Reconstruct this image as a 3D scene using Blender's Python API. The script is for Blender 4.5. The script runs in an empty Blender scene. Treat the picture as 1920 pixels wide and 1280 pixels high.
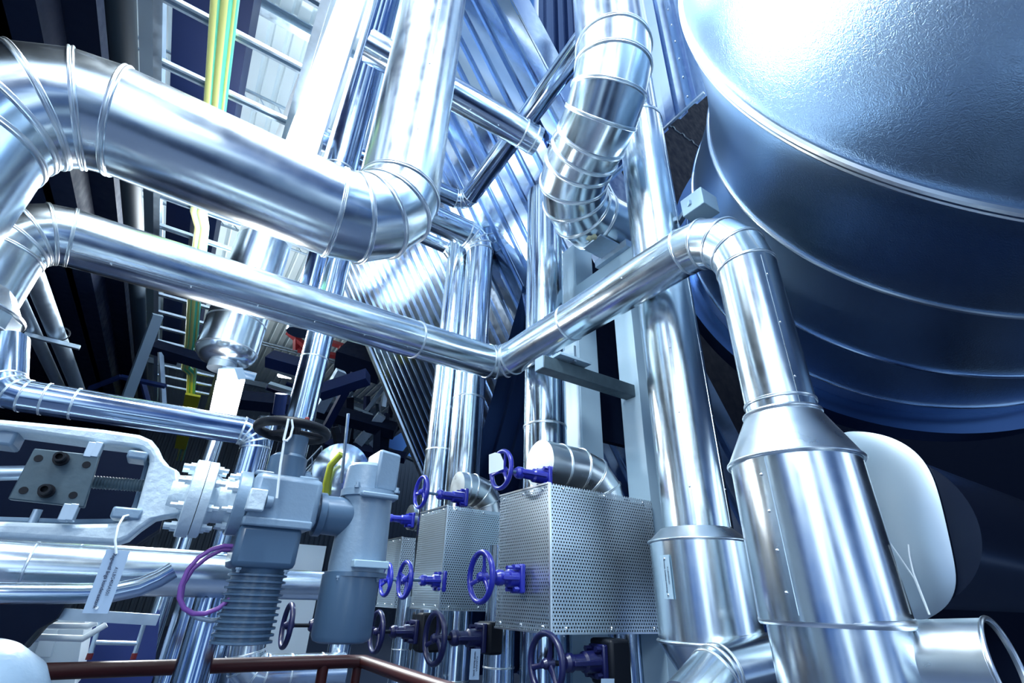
import bpy, math, random
from mathutils import Vector, Matrix
random.seed(7)
V = Vector
# ------------------------------------------------------------------ camera
FOC = 906.0                                   # focal length in pixels of the 1920x1280 frame
PITCH, ROLL, YAW = math.radians(28.11), math.radians(1.879), math.radians(32.52)
CAM = V((0, 0, 1.5))
fwd = V((math.sin(YAW)*math.cos(PITCH), math.cos(YAW)*math.cos(PITCH), math.sin(PITCH)))
_r = V((math.cos(YAW), -math.sin(YAW), 0)); _u = _r.cross(fwd)
RGT = _r*math.cos(ROLL) + _u*math.sin(ROLL); UPV = -_r*math.sin(ROLL) + _u*math.cos(ROLL)
cd = bpy.data.cameras.new('camera'); co = bpy.data.objects.new('camera', cd)
bpy.context.scene.collection.objects.link(co)
cd.sensor_fit = 'HORIZONTAL'; cd.sensor_width = 36; cd.lens = FOC*36/1920; cd.clip_start = .05; cd.clip_end = 200
M4 = Matrix((RGT, UPV, -fwd)).transposed().to_4x4(); M4.translation = CAM
co.matrix_world = M4
S = bpy.context.scene; S.camera = co
S.view_settings.view_transform = 'Standard'; S.view_settings.look = 'None'
S.view_settings.exposure = 0.0; S.view_settings.gamma = 1.0; S.view_settings.use_curve_mapping = False
# ------------------------------------------------------------------ light of the hall
def world():
    w = bpy.data.worlds.new('hall_light'); S.world = w; w.use_nodes = True
    nt = w.node_tree; N = nt.nodes; L = nt.links; N.clear()
    out = N.new('ShaderNodeOutputWorld'); bg = N.new('ShaderNodeBackground'); L.new(bg.outputs[0], out.inputs[0])
    tc = N.new('ShaderNodeTexCoord'); sp = N.new('ShaderNodeSeparateXYZ'); L.new(tc.outputs['Generated'], sp.inputs[0])
    at = N.new('ShaderNodeMath'); at.operation = 'ARCTAN2'; L.new(sp.outputs[0], at.inputs[0]); L.new(sp.outputs[1], at.inputs[1])
    cb = N.new('ShaderNodeCombineXYZ'); L.new(at.outputs[0], cb.inputs[0])
    el = N.new('ShaderNodeMath'); el.operation = 'MULTIPLY'; el.inputs[1].default_value = .35; L.new(sp.outputs[2], el.inputs[0]); L.new(el.outputs[0], cb.inputs[1])
    nz = N.new('ShaderNodeTexNoise'); nz.inputs['Scale'].default_value = 3.3; nz.inputs['Detail'].default_value = 2.0; L.new(cb.outputs[0], nz.inputs['Vector'])
    r1 = N.new('ShaderNodeValToRGB'); cr = r1.color_ramp
    cr.elements[0].position = .43; cr.elements[0].color = (.006, .018, .06, 1)
    cr.elements[1].position = .58; cr.elements[1].color = (.86, .97, 1.0, 1)
    e = cr.elements.new(.50); e.color = (.03, .085, .23, 1)
    L.new(nz.outputs[0], r1.inputs[0])
    r2 = N.new('ShaderNodeValToRGB'); c2 = r2.color_ramp
    c2.elements[0].position = .15; c2.elements[0].color = (.05, .08, .14, 1)
    c2.elements[1].position = 1.0; c2.elements[1].color = (.85, .92, 1.0, 1)
    e = c2.elements.new(.28); e.color = (.26, .33, .41, 1)
    e = c2.elements.new(.42); e.color = (.58, .67, .75, 1)
    e = c2.elements.new(.50); e.color = (.7, .78, .88, 1)
    mp = N.new('ShaderNodeMath'); mp.operation = 'MULTIPLY_ADD'; mp.inputs[1].default_value = .5; mp.inputs[2].default_value = .5
    L.new(sp.outputs[2], mp.inputs[0]); L.new(mp.outputs[0], r2.inputs[0])
    mx = N.new('ShaderNodeMixRGB'); mx.blend_type = 'MULTIPLY'; mx.inputs[0].default_value = 1
    L.new(r1.outputs[0], mx.inputs[1]); L.new(r2.outputs[0], mx.inputs[2]); L.new(mx.outputs[0], bg.inputs[0])
    bg.inputs[1].default_value = 2.7
world()
def area(name, loc, target, sx, sy, power, col=(.86, .95, 1.0)):
    d = bpy.data.lights.new(name, 'AREA'); d.shape = 'RECTANGLE'; d.size = sx; d.size_y = sy; d.energy = power; d.color = col
    o = bpy.data.objects.new(name, d); S.collection.objects.link(o); o.location = loc
    o.rotation_euler = (V(target)-V(loc)).to_track_quat('-Z', 'Y').to_euler(); return o
area('hall_lamp_over_valves', (-0.6, 1.2, 7.2), (0.1, 2.1, 2.2), .45, 2.2, 620)
area('tank_front_fill', (1.1, -0.6, 7.4), (3.2, 0.9, 4.2), .6, 2.0, 110)  # unseen front fill, added for a highlight on the tank
area('tank_highlight_fill', (-0.05, 7.4, 5.3), (1.85, 0.35, 3.9), .5, 1.8, 750)  # unseen fill hidden by the vessel, added to set the tank's highlight
area('hall_lamp_mezzanine', (-5.6, 13.3, 7.6), (2.4, 6.8, 6.7), 8.0, 1.1, 700)
area('hall_lamp_behind', (-2.6, -2.6, 4.6), (2.0, 2.6, 2.2), 2.4, 1.2, 120)
area('roof_deck_fill', (0.3, 9, 6.6), (0.3, 9, 9), 1.2, 9, 130)  # unseen upward fill, added to brighten the roof deck
# ------------------------------------------------------------------ sight lines: picture point -> point of the place
def ray(p): return ((p[0]-960)/FOC)*RGT - ((p[1]-640)/FOC)*UPV + fwd
def at(p, d): return CAM + ray(p)*d
def on(p, ax, val):
    r = ray(p); i = 'xyz'.index(ax); return CAM + r*((val-CAM[i])/r[i])
AX = {'X': V((1, 0, 0)), 'Y': V((0, 1, 0)), 'Z': V((0, 0, 1))}
def fit(e1, e2, d, r=None, y=None, x=None):   # axis point and radius of a cylinder of direction d seen between two edges
    d = AX[d] if isinstance(d, str) else V(d).normalized()
    q = []
    for e in (e1, e2):
        v = ray(e); v = v - d*v.dot(d); q.append(v.normalized())
    b = (q[0]+q[1]).normalized(); h = q[0].angle(q[1])/2
    base = b/math.sin(h)
    m = ray(((e1[0]+e2[0])/2, (e1[1]+e2[1])/2))
    # nearest point of the line base+s*d to ray m
    mm = m.dot(m); md = m.dot(d); bm = base.dot(m); bd = base.dot(d)
    den = mm - md*md
    s = (md*bm - mm*bd)/den
    P = base + d*s
    if y is not None: r = y/P.y
    if x is not None: r = x/P.x
    return CAM + P*r, r
# ------------------------------------------------------------------ materials
def mat(name, col, rough=.5, metal=0., bump=0., scale=40., rvar=0., emit=None, estr=0., coat=0., stretch=None, cvar=0., spec=.5):
    m = bpy.data.materials.new(name); m.use_nodes = True; nt = m.node_tree; N = nt.nodes; L = nt.links
    b = N['Principled BSDF']; b.inputs['Base Color'].default_value = (*col, 1); b.inputs['Roughness'].default_value = rough
    b.inputs['Metallic'].default_value = metal; b.inputs['Specular IOR Level'].default_value = spec
    if coat: b.inputs['Coat Weight'].default_value = coat; b.inputs['Coat Roughness'].default_value = .15
    if emit: b.inputs['Emission Color'].default_value = (*emit, 1); b.inputs['Emission Strength'].default_value = estr
    tc = N.new('ShaderNodeTexCoord'); mp = N.new('ShaderNodeMapping'); L.new(tc.outputs['Object'], mp.inputs[0])
    if stretch: mp.inputs['Scale'].default_value = stretch
    nz = N.new('ShaderNodeTexNoise'); nz.inputs['Scale'].default_value = scale; nz.inputs['Detail'].default_value = 4; L.new(mp.outputs[0], nz.inputs['Vector'])
    if bump:
        bp = N.new('ShaderNodeBump'); bp.inputs['Strength'].default_value = bump; bp.inputs['Distance'].default_value = .01
        L.new(nz.outputs[0], bp.inputs['Height']); L.new(bp.outputs[0], b.inputs['Normal'])
    if rvar:
        n2 = N.new('ShaderNodeTexNoise'); n2.inputs['Scale'].default_value = 9; n2.inputs['Detail'].default_value = 6; L.new(mp.outputs[0], n2.inputs['Vector'])
        mr = N.new('ShaderNodeMapRange'); mr.inputs[1].default_value = .3; mr.inputs[2].default_value = .7
        mr.inputs[3].default_value = max(.02, rough-rvar); mr.inputs[4].default_value = rough+rvar
        L.new(n2.outputs[0], mr.inputs[0]); L.new(mr.outputs[0], b.inputs['Roughness'])
    if cvar:
        n3 = N.new('ShaderNodeTexNoise'); n3.inputs['Scale'].default_value = scale*.3; n3.inputs['Detail'].default_value = 5; L.new(mp.outputs[0], n3.inputs['Vector'])
        hs = N.new('ShaderNodeMix'); hs.data_type = 'RGBA'; hs.inputs[6].default_value = (*[c*(1-cvar) for c in col], 1); hs.inputs[7].default_value = (*[min(1, c*(1+cvar)) for c in col], 1)
        L.new(n3.outputs[0], hs.inputs[0]); L.new(hs.outputs[2], b.inputs['Base Color'])
    return m
ALU = mat('aluminium_cladding', (.80, .89, .94), .21, 1, .004, 3, .03)
ALB = mat('bright_aluminium', (.84, .91, .95), .3, 1, .004, 4, .03)
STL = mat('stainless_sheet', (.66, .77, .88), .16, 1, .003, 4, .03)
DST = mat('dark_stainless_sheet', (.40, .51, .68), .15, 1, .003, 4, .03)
BAND = mat('rolled_joint_edge', (.88, .94, .97), .28, 1)
RIV = mat('rivet_steel', (.85, .9, .94), .25, 1)
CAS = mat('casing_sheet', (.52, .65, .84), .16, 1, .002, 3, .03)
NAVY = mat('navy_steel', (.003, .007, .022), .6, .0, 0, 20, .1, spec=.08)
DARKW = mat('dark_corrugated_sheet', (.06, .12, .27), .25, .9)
BLACKP = mat('black_paint', (.005, .007, .012), .45, spec=.2)
GALV = mat('galvanised_steel', (.42, .52, .62), .38, .85, .02, 60, .1, cvar=.15)
OLDST = mat('weathered_steel_plate', (.055, .09, .115), .5, .25, .08, 50, .1, cvar=.35)
GREY = mat('light_grey_paint', (.19, .28, .38), .38, 0, .12, 70, .05, coat=.15)
SLATE = mat('slate_grey_paint', (.06, .115, .19), .36, 0, .02, 60, .05, coat=.2)
CASTW = mat('rough_white_casting', (.58, .69, .76), .45, .05, .35, 45, .1)
PALE = mat('pale_plate_paint', (.32, .46, .57), .45)
BLUE = mat('blue_valve_enamel', (.010, .016, .30), .33, 0, .05, 60, .05, coat=.3)
SHBLUE = mat('shaded_blue_valve_enamel', (.003, .005, .055), .4, 0, .05, 60, .05, coat=.2)  # BLUE darkened: shade on the lower valves is put into the colour
RED = mat('red_rail_paint', (.035, .003, .003), .4, 0, spec=.3)
CRED = mat('crane_red_paint', (.16, .005, .01), .5)
YEL = mat('yellow_sheath', (.86, .90, .30), .4)
GRN = mat('green_stripe', (.10, .62, .40), .4)
YELL = mat('yellow_paint', (.8, .72, .02), .5)
PUR = mat('purple_sheath', (.20, .07, .33), .4)
WHT = mat('white_plastic', (.80, .86, .88), .4)
DARKG = mat('dull_steelwork', (.06, .10, .15), .5, .3)
TAGM = mat('engraved_tag_plastic', (.33, .45, .60), .45)
INK = mat('engraved_lettering', (.01, .02, .06), .6)
WOOL = mat('mineral_wool', (.35, .36, .25), .9, 0, .6, 120)
DECK = mat('white_roof_deck', (.70, .80, .84), .55)
FARW = mat('far_wall_sheet', (.06, .09, .13), .5)
DUCTM = mat('navy_duct_sheet', (.004, .011, .050), .5, 0, spec=.15)
BLUEP = mat('blue_panel_paint', (.012, .03, .16), .5)
WPAN = mat('white_cabinet_paint', (.70, .78, .82), .45)
LAMP = mat('lamp_diffuser', (1, 1, 1), .5, emit=(.93, .97, 1.0), estr=14)
FLOORM = mat('dark_floor', (.03, .05, .10), .5, 0, .05, 20)
def tank_mat():
    m = mat('stucco_embossed_aluminium', (.43, .61, .83), .32, 1); nt = m.node_tree; N = nt.nodes; L = nt.links; b = N['Principled BSDF']
    tc = N.new('ShaderNodeTexCoord'); vo = N.new('ShaderNodeTexVoronoi'); vo.feature = 'SMOOTH_F1'; vo.inputs['Scale'].default_value = 115
    nz = N.new('ShaderNodeTexNoise'); nz.inputs['Scale'].default_value = 30; L.new(tc.outputs['Object'], nz.inputs['Vector'])
    mx = N.new('ShaderNodeMix'); mx.data_type = 'RGBA'; mx.inputs[0].default_value = .06; L.new(tc.outputs['Object'], mx.inputs[6]); L.new(nz.outputs['Color'], mx.inputs[7])
    L.new(mx.outputs[2], vo.inputs['Vector'])
    bp = N.new('ShaderNodeBump'); bp.inputs['Strength'].default_value = .30; bp.inputs['Distance'].default_value = .004
    L.new(vo.outputs['Distance'], bp.inputs['Height']); L.new(bp.outputs[0], b.inputs['Normal'])
    return m
GLARE = mat('glare_aluminium', (.9, .94, .96), .5, .8)  # paler, duller copy of the cladding; lamp glare put into its tone
STRIP = mat('strip_lamp_diffuser', (1, 1, 1), .5, emit=(.90, .96, 1.0), estr=4.5)
SATIN = mat('satin_pale_sheet', (.66, .78, .86), .36, .95)
TANK = tank_mat()
def perf_mat():
    m = mat('perforated_sheet', (.62, .74, .82), .34, .9); nt = m.node_tree; N = nt.nodes; L = nt.links; b = N['Principled BSDF']; out = N['Material Output']
    uv = N.new('ShaderNodeUVMap'); sp = N.new('ShaderNodeSeparateXYZ'); L.new(uv.outputs[0], sp.inputs[0])
    def mth(op, a, bb=None, c=None):
        n = N.new('ShaderNodeMath'); n.operation = op
        for i, q in enumerate((a, bb, c)):
            if q is None: continue
            if isinstance(q, (int, float)): n.inputs[i].default_value = q
            else: L.new(q, n.inputs[i])
        return n.outputs[0]
    row = mth('FLOOR', sp.outputs[1])
    odd = mth('MULTIPLY', mth('MODULO', row, 2.0), .5)
    fx = mth('SUBTRACT', mth('FRACT', mth('ADD', sp.outputs[0], odd)), .5)
    fy = mth('MULTIPLY', mth('SUBTRACT', mth('FRACT', sp.outputs[1]), .5), .87)
    d = mth('ADD', mth('MULTIPLY', fx, fx), mth('MULTIPLY', fy, fy))
    hole = mth('LESS_THAN', d, .072)
    tr = N.new('ShaderNodeBsdfTransparent'); ms = N.new('ShaderNodeMixShader')
    L.new(hole, ms.inputs[0]); L.new(b.outputs[0], ms.inputs[1]); L.new(tr.outputs[0], ms.inputs[2]); L.new(ms.outputs[0], out.inputs[0])
    return m
PERF = perf_mat()
# ------------------------------------------------------------------ mesh helpers
WL = {}
def perp(d):
    d = d.normalized(); a = V((0, 0, 1)) if abs(d.z) < .9 else V((1, 0, 0))
    u = d.cross(a).normalized(); return u, d.cross(u).normalized()
class MB:
    def __init__(s): s.v = []; s.f = []; s.mi = []; s.uv = None
    def add(s, vs, fs, mi=0):
        o = len(s.v); s.v += [V(p) for p in vs]; s.f += [tuple(i+o for i in f) for f in fs]; s.mi += [mi]*len(fs); return s
    def rings(s, rs, closed=True, caps=(True, True), loop=False):
        n = len(rs[0]); vs = [p for r in rs for p in r]; fs = []; m = len(rs)
        for i in range(m if loop else m-1):
            a, b = i*n, ((i+1) % m)*n
            for j in range(n if closed else n-1):
                k = (j+1) % n; fs.append((a+j, a+k, b+k, b+j))
        if not loop and closed:
            if caps[0]: fs.append(tuple(range(n-1, -1, -1)))
            if caps[1]: fs.append(tuple((m-1)*n+j for j in range(n)))
        return s.add(vs, fs)
    def lathe(s, o, d, prof, n=56, caps=(True, True)):
        o = V(o); d = V(d).normalized(); u, w = perp(d); rs = []
        for t, r in prof:
            r = max(r, 1e-4); c = o+d*t
            rs.append([c+(u*math.cos(2*math.pi*j/n)+w*math.sin(2*math.pi*j/n))*r for j in range(n)])
        return s.rings(rs, caps=caps)
    def cyl(s, a, b, r, n=24): a = V(a); b = V(b); return s.lathe(a, b-a, [(0, r), ((b-a).length, r)], n)
    def tube(s, pts, r, n=14, caps=(True, True)):
        rs = sweep([V(p) for p in pts], r, n)[0]; return s.rings(rs, caps=caps)
    def torus(s, o, d, R, r, n=48, m=14, sq=1.0):
        o = V(o); d = V(d).normalized(); u, w = perp(d); rs = []
        for i in range(n):
            a = 2*math.pi*i/n; e = u*math.cos(a)+w*math.sin(a)
            rs.append([o+e*(R+r*math.cos(2*math.pi*j/m))+d*(r*sq*math.sin(2*math.pi*j/m)) for j in range(m)])
        return s.rings(rs, loop=True)
    def box(s, c, h, ax=(AX['X'], AX['Y'], AX['Z'])):
        c = V(c); vs = []
        for sx in (-1, 1):
            for sy in (-1, 1):
                for sz in (-1, 1): vs.append(c+ax[0]*(sx*h[0])+ax[1]*(sy*h[1])+ax[2]*(sz*h[2]))
        return s.add(vs, [(0, 1, 3, 2), (4, 6, 7, 5), (0, 4, 5, 1), (2, 3, 7, 6), (0, 2, 6, 4), (1, 5, 7, 3)])
    def mm(s, lo, hi): lo = V(lo); hi = V(hi); return s.box((lo+hi)/2, (hi-lo)/2)
    def bar(s, a, b, w, h, up=None):
        a = V(a); b = V(b); d = (b-a); L = d.length; d.normalize()
        if up is None: u, q = perp(d)
        else: u = d.cross(V(up)).normalized(); q = u.cross(d).normalized()
        return s.box((a+b)/2, (w/2, h/2, L/2), (u, q, d))
    def prism(s, poly, off):
        n = len(poly); a = [V(p) for p in poly]; b = [p+V(off) for p in a]
        return s.add(a+b, [tuple(range(n-1, -1, -1)), tuple(range(n, 2*n))]+[(i, (i+1) % n, n+(i+1) % n, n+i) for i in range(n)])
    def band(s, outer, inner, off):            # closed or open strip between two outlines, extruded
        n = len(outer); o = [V(p) for p in outer]; i_ = [V(p) for p in inner]; off = V(off)
        vs = o+i_+[p+off for p in o]+[p+off for p in i_]; fs = []
        for k in range(n-1):
            fs += [(k, k+1, n+k+1, n+k), (2*n+k+1, 2*n+k, 3*n+k, 3*n+k+1), (k+1, k, 2*n+k, 2*n+k+1), (n+k, n+k+1, 3*n+k+1, 3*n+k)]
        fs += [(0, n, 3*n, 2*n), (n-1, 3*n-1, 4*n-1, 2*n-1)]
        return s.add(vs, fs)
    def build(s, name, m, parent=None, ang=32, bevel=0, flat=False):
        ms = m if isinstance(m, (list, tuple)) else [m]
        lo = V([min(p[i] for p in s.v) for i in range(3)]); hi = V([max(p[i] for p in s.v) for i in range(3)]); c = (lo+hi)/2
        me = bpy.data.meshes.new(name); me.from_pydata([p-c for p in s.v], [], s.f); me.validate()
        for q in ms: me.materials.append(q)
        if len(ms) > 1:
            for p, k in zip(me.polygons, s.mi): p.material_index = k
        import bmesh
        bm = bmesh.new(); bm.from_mesh(me); bmesh.ops.recalc_face_normals(bm, faces=bm.faces); bm.to_mesh(me); bm.free()
        if not flat:
            me.polygons.foreach_set('use_smooth', [True]*len(me.polygons)); me.set_sharp_from_angle(angle=math.radians(ang))
        o = bpy.data.objects.new(name, me); S.collection.objects.link(o); WL[o.name] = c
        o.location = c
        if parent is not None: o.parent = parent; o.location = c-WL[parent.name]
        if bevel:
            b = o.modifiers.new('bevel', 'BEVEL'); b.width = bevel; b.segments = 2; b.limit_method = 'ANGLE'; b.angle_limit = math.radians(35); b.harden_normals = False
        return o
def sweep(pts, r, n=14):
    ds = [(pts[i+1]-pts[i]).normalized() for i in range(len(pts)-1)]
    u, w = perp(ds[0]); rr = r if isinstance(r, (list, tuple)) else [r]*len(pts)
    ring = [u*math.cos(2*math.pi*j/n)+w*math.sin(2*math.pi*j/n) for j in range(n)]
    out = [[pts[0]+e*rr[0] for e in ring]]; nrm = [ds[0]]; cur = ring
    for i in range(1, len(pts)):
        d0 = ds[i-1]; d1 = ds[i] if i < len(ds) else d0
        nn = (d0+d1); nn = nn.normalized() if nn.length > 1e-6 else d0
        base = []
        for e in cur:
            base.append(e-d0*(e.dot(nn)/d0.dot(nn)))
        out.append([pts[i]+e*rr[i] for e in base]); nrm.append(nn)
        nx = []
        for e in base: nx.append(e-d1*e.dot(d1))
        cur = [e.normalized() for e in nx]
    return out, nrm
def tag(o, label, cat, group=None, kind=None):
    o['label'] = label; o['category'] = cat
    if group: o['group'] = group
    if kind: o['kind'] = kind
    return o
def thing(name, label, cat, loc, group=None):
    o = bpy.data.objects.new(name, None); S.collection.objects.link(o); o.location = V(loc); o.empty_display_size = .1
    WL[o.name] = V(loc); return tag(o, label, cat, group)
def struct(o): o['kind'] = 'structure'; return o
_riv = {}
def rivet(parent, p, d, r=.006, name='rivet'):
    if name not in _riv:
        b = MB().lathe((0, 0, 0), (0, 0, 1), [(0, 1), (.35, .9), (.65, .6), (.8, .05)], 10); o = b.build(name, RIV, parent); _riv[name] = o.data
        # shift so that the base sits at the origin
        for vv in o.data.vertices: vv.co.z += .4
    else:
        o = bpy.data.objects.new(name, _riv[name]); S.collection.objects.link(o); o.parent = parent
    WL[o.name] = V(p); o.location = V(p)-WL[parent.name]; o.rotation_euler = V(d).to_track_quat('Z', 'Y').to_euler(); o.scale = (r, r, r)
    return o
PROF = ((-1, -.3), (-1, .75), (-.7, 1), (-.3, .9), (0, .35), (.3, .9), (.7, 1), (1, .75), (1, -.3))
def bead(ring, c, n, r, w, h):
    rs = []
    for a, b in PROF: rs.append([c+(p-c)*(1+b*h/r)+n*(a*w) for p in ring])
    return MB().rings(rs, caps=(False, False))
def pipe(name, label, cat, pts, r, bend=1.6, gores=4, m=None, bands=(), seams=(), group=None, N=64, bw=None, bh=None, caps=True, elbow_bands=True, rivets=True, root=None):
    m = m or ALU; pts = [V(p) for p in pts]; bw = bw or max(.004, r*.05); bh = bh or max(.0015, r*.036)
    root = root or thing(name, label, cat, pts[-1] if pts[-1].z < pts[0].z else pts[0], group)
    poly = [pts[0]]; runs = []; els = []; start = 0; gl = gores if isinstance(gores, (list, tuple)) else [gores]*len(pts); bl = bend if isinstance(bend, (list, tuple)) else [bend]*len(pts)
    for i in range(1, len(pts)-1):
        d0 = (pts[i]-pts[i-1]).normalized(); d1 = (pts[i+1]-pts[i]).normalized(); th = d0.angle(d1); Rb = bl[i-1]*r; T = Rb*math.tan(th/2)
        a = pts[i]-d0*T; nn = (d1-d0*d1.dot(d0)).normalized(); c = a+nn*Rb; g = gl[i-1]
        poly.append(a); runs.append((start, len(poly)-1)); e0 = len(poly)-1
        for k in range(1, g+1):
            f = th*k/g; poly.append(c-nn*(Rb*math.cos(f))+d0*(Rb*math.sin(f)))
        els.append((e0, len(poly)-1)); start = len(poly)-1
    poly.append(pts[-1]); runs.append((start, len(poly)-1))
    rs, nm = sweep(poly, r, N); objs = []
    for k, (a, b) in enumerate(runs):
        o = MB().rings(rs[a:b+1], caps=(caps and k == 0, caps and k == len(runs)-1)).build('straight_run', m, root, 12); objs.append(o)
        for (si, fr) in bands:
            if si == k:
                c = poly[a].lerp(poly[b], fr); d = (poly[b]-poly[a]).normalized(); ring = [c+(p-poly[a])-d*(p-poly[a]).dot(d) for p in rs[a]]
                bead(ring, c, d, r, bw, bh).build('joint_band', BAND, o, 40)
        for (si, dv) in seams:
            if si == k:
                d = (poly[b]-poly[a]).normalized(); dv = V(dv); dv = (dv-d*dv.dot(d)).normalized(); side = d.cross(dv); L = (poly[b]-poly[a]).length; q = []
                for z in (.02, L-.02):
                    q.append([poly[a]+d*z+(dv*math.cos(t)+side*math.sin(t))*(r+hh) for t, hh in ((-.05, .0005), (-.045, .003), (.045, .003), (.05, .0005))])
                sm = MB().rings(q, closed=False).build('lap_seam', m, o, 30)
                if rivets:
                    nr = min(8, max(2, int(L/.28)))
                    for j in range(nr):
                        rivet(sm, poly[a]+d*(L*(j+.5)/nr)+dv*(r+.003), dv, .006)
    for (a, b) in els:
        o = MB().rings(rs[a:b+1], caps=(False, False)).build('elbow', m, root, 9); objs.append(o)
        if elbow_bands:
            for i in range(a, b+1): bead(rs[i], poly[i], nm[i], r, bw, bh).build('joint_band', BAND, o, 40)
    return root, poly, rs, objs
def vessel(name, label, cat, o, prof, m=None, bands=(), group=None, root=None, n=72, part='shell', d=(0, 0, 1)):
    m = m or ALU; root = root or thing(name, label, cat, o, group)
    b = MB().lathe(o, d, prof, n).build(part, m, root, 14)
    for t, r in bands: MB().torus(V(o)+V(d)*t, d, r, .009, 72, 10, 1.6).build('joint_band', BAND, b)
    return root, b
TOCAM = lambda p: (CAM-V(p)).normalized()
X, Y, Z = AX['X'], AX['Y'], AX['Z']
# ================================================================== the hall
struct(MB().mm((-9, -1, -.12), (16, 30, 0)).build('floor', FLOORM))
b = MB(); per = .27
prof = [(0, 0), (.16, 0), (.19, .05), (.24, .05)]
pts = []
x = -9.0
while x < 9:
    pts += [(x+a, h) for a, h in prof]; x += per
b.rings([[V((px, 3.6, 9.5+h)) for px, h in pts], [V((px, 30, 9.5+h)) for px, h in pts]], closed=False)
struct(b.build('ceiling', DECK, flat=True))
b = MB(); pts = []; x = -9.0
while x < 16:
    pts += [(x, 0), (x+.1, 0), (x+.13, .04), (x+.22, .04)]; x += .26
b.rings([[V((px, 29.8+h, 0)) for px, h in pts], [V((px, 29.8+h, 9.5)) for px, h in pts]], closed=False)
struct(b.build('wall_far', FARW, flat=True))
struct(MB().mm((-9.2, .6, 0), (-9, 30, 9.5)).build('wall_left', DECK))
struct(MB().mm((-9, .4, 5.0), (-1.45, 29.5, 5.12)).build('blackout_slab_1', NAVY))  # dark slab added to hide the roof and keep this side black
struct(MB().mm((15.8, -9, 0), (16, 30, 9.5)).build('wall_right', NAVY))          # right side of the hall
for i, (y, z) in enumerate(((5.6, 9.2), (7.2, 9.25), (9.0, 9.2), (11.2, 9.25), (14, 9.2), (17.5, 9.25), (22, 9.2))):
    bb = MB()
    if i % 2:
        bb.cyl((-6, y, z), (6, y, z), .03, 10); bb.cyl((-6, y+.22, z), (6, y+.22, z), .03, 10)
        for k in range(40): bb.cyl((-6+.3*k, y, z), (-5.85+.3*k, y+.22, z), .012, 6)
        o = bb.build('lattice_purlin', GALV); lab = ['', 'first light lattice purlin under the white roof deck', '', 'second lattice purlin along the white roof deck behind the cables', '', 'distant lattice purlin under the roof deck'][min(i, 5)]
    else:
        bb.box((0, y, z), (6, .07, .012)); bb.box((0, y, z+.2), (6, .07, .012)); bb.box((0, y, z+.1), (6, .012, .1))
        o = bb.build('roof_purlin', GALV); lab = ['nearest double flanged roof purlin crossing the white deck', '', 'roof purlin second nearest beneath the white deck', '', 'roof purlin over the lit drain vessel lamp', '', 'farthest roof purlin near the pale end wall'][i]
    tag(o, lab, 'beam', 'purlins under the roof deck')
# ------------------------------------------------------------------ boiler casing: corrugated hopper, flashings, upper panels
hx = lambda z: 3.3+(5.5-z)/1.6
case = thing('boiler_casing', 'corrugated shiny metal boiler hopper casing sloping behind the centre pipes', 'casing', (4.5, 6, 2))
def corr(p0, du, dv, nu, per, dep, L, w1=.58):
    nn = du.cross(dv).normalized(); q = []
    for i in range(nu):
        for a, h in ((0, 0), (w1*per, 0), ((w1+.08)*per, dep), (.92*per, dep)): q.append(p0+du*(i*per+a)+nn*h)
    return MB().rings([q, [p+dv*L for p in q]], closed=False)
sd = V((1, 0, -1.6)).normalized()
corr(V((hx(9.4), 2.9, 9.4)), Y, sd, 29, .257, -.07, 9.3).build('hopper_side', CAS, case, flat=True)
MB().bar(V((hx(9.4), 10.33, 9.4))-Y*.0, V((hx(1.5), 10.33, 1.5)), .14, .05, up=X).build('edge_flashing', ALB, case)
MB().prism([V((hx(9.8), 2.87, 9.8)), V((hx(9.8)+.44, 2.87, 9.8)), V((hx(5.0)+.44, 2.87, 5.0)), V((hx(5.0), 2.87, 5.0))], (0, .02, 0)).build('corner_flashing', CAS, case)
fd = V((0, 1, -2.0)).normalized()
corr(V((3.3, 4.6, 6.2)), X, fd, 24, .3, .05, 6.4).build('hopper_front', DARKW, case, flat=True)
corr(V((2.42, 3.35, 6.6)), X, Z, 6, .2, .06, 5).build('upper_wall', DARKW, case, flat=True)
pz = 6.1
b = MB(); q = []
for yy, dx in ((2.9, 0), (2.12, 0), (2.1, -.05), (1.98, -.05), (1.96, 0), (1.86, 0), (1.84, -.05), (1.76, -.05), (1.74, 0), (1.62, 0)): q.append(V((3.3+dx, yy, pz)))
b.rings([q, [p+Z*3.2 for p in q]], closed=False)
up = thing('casing_panel', 'ribbed vertical metal casing panel hanging beside the embossed tank', 'panel', (3.3, 2.2, pz))
o = b.build('panel_sheet', CAS, up, flat=True); MB().mm((3.235, 1.62, pz-.012), (3.262, 2.9, pz+.012)).build('bottom_trim', ALB, up)
for k in range(7): rivet(o, V((3.245, 1.8, pz+.15+.33*k)), -X, .012)
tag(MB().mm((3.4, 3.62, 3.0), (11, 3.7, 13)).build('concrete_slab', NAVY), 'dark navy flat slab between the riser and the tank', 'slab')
tag(corr(V((4.0, 5.2, .2)), X, Z, 30, .34, .06, 2.6).build('dark_wall_sheeting', DARKW, flat=True), 'dark corrugated sheeting below the tank behind the vessels', 'wall sheeting')
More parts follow.
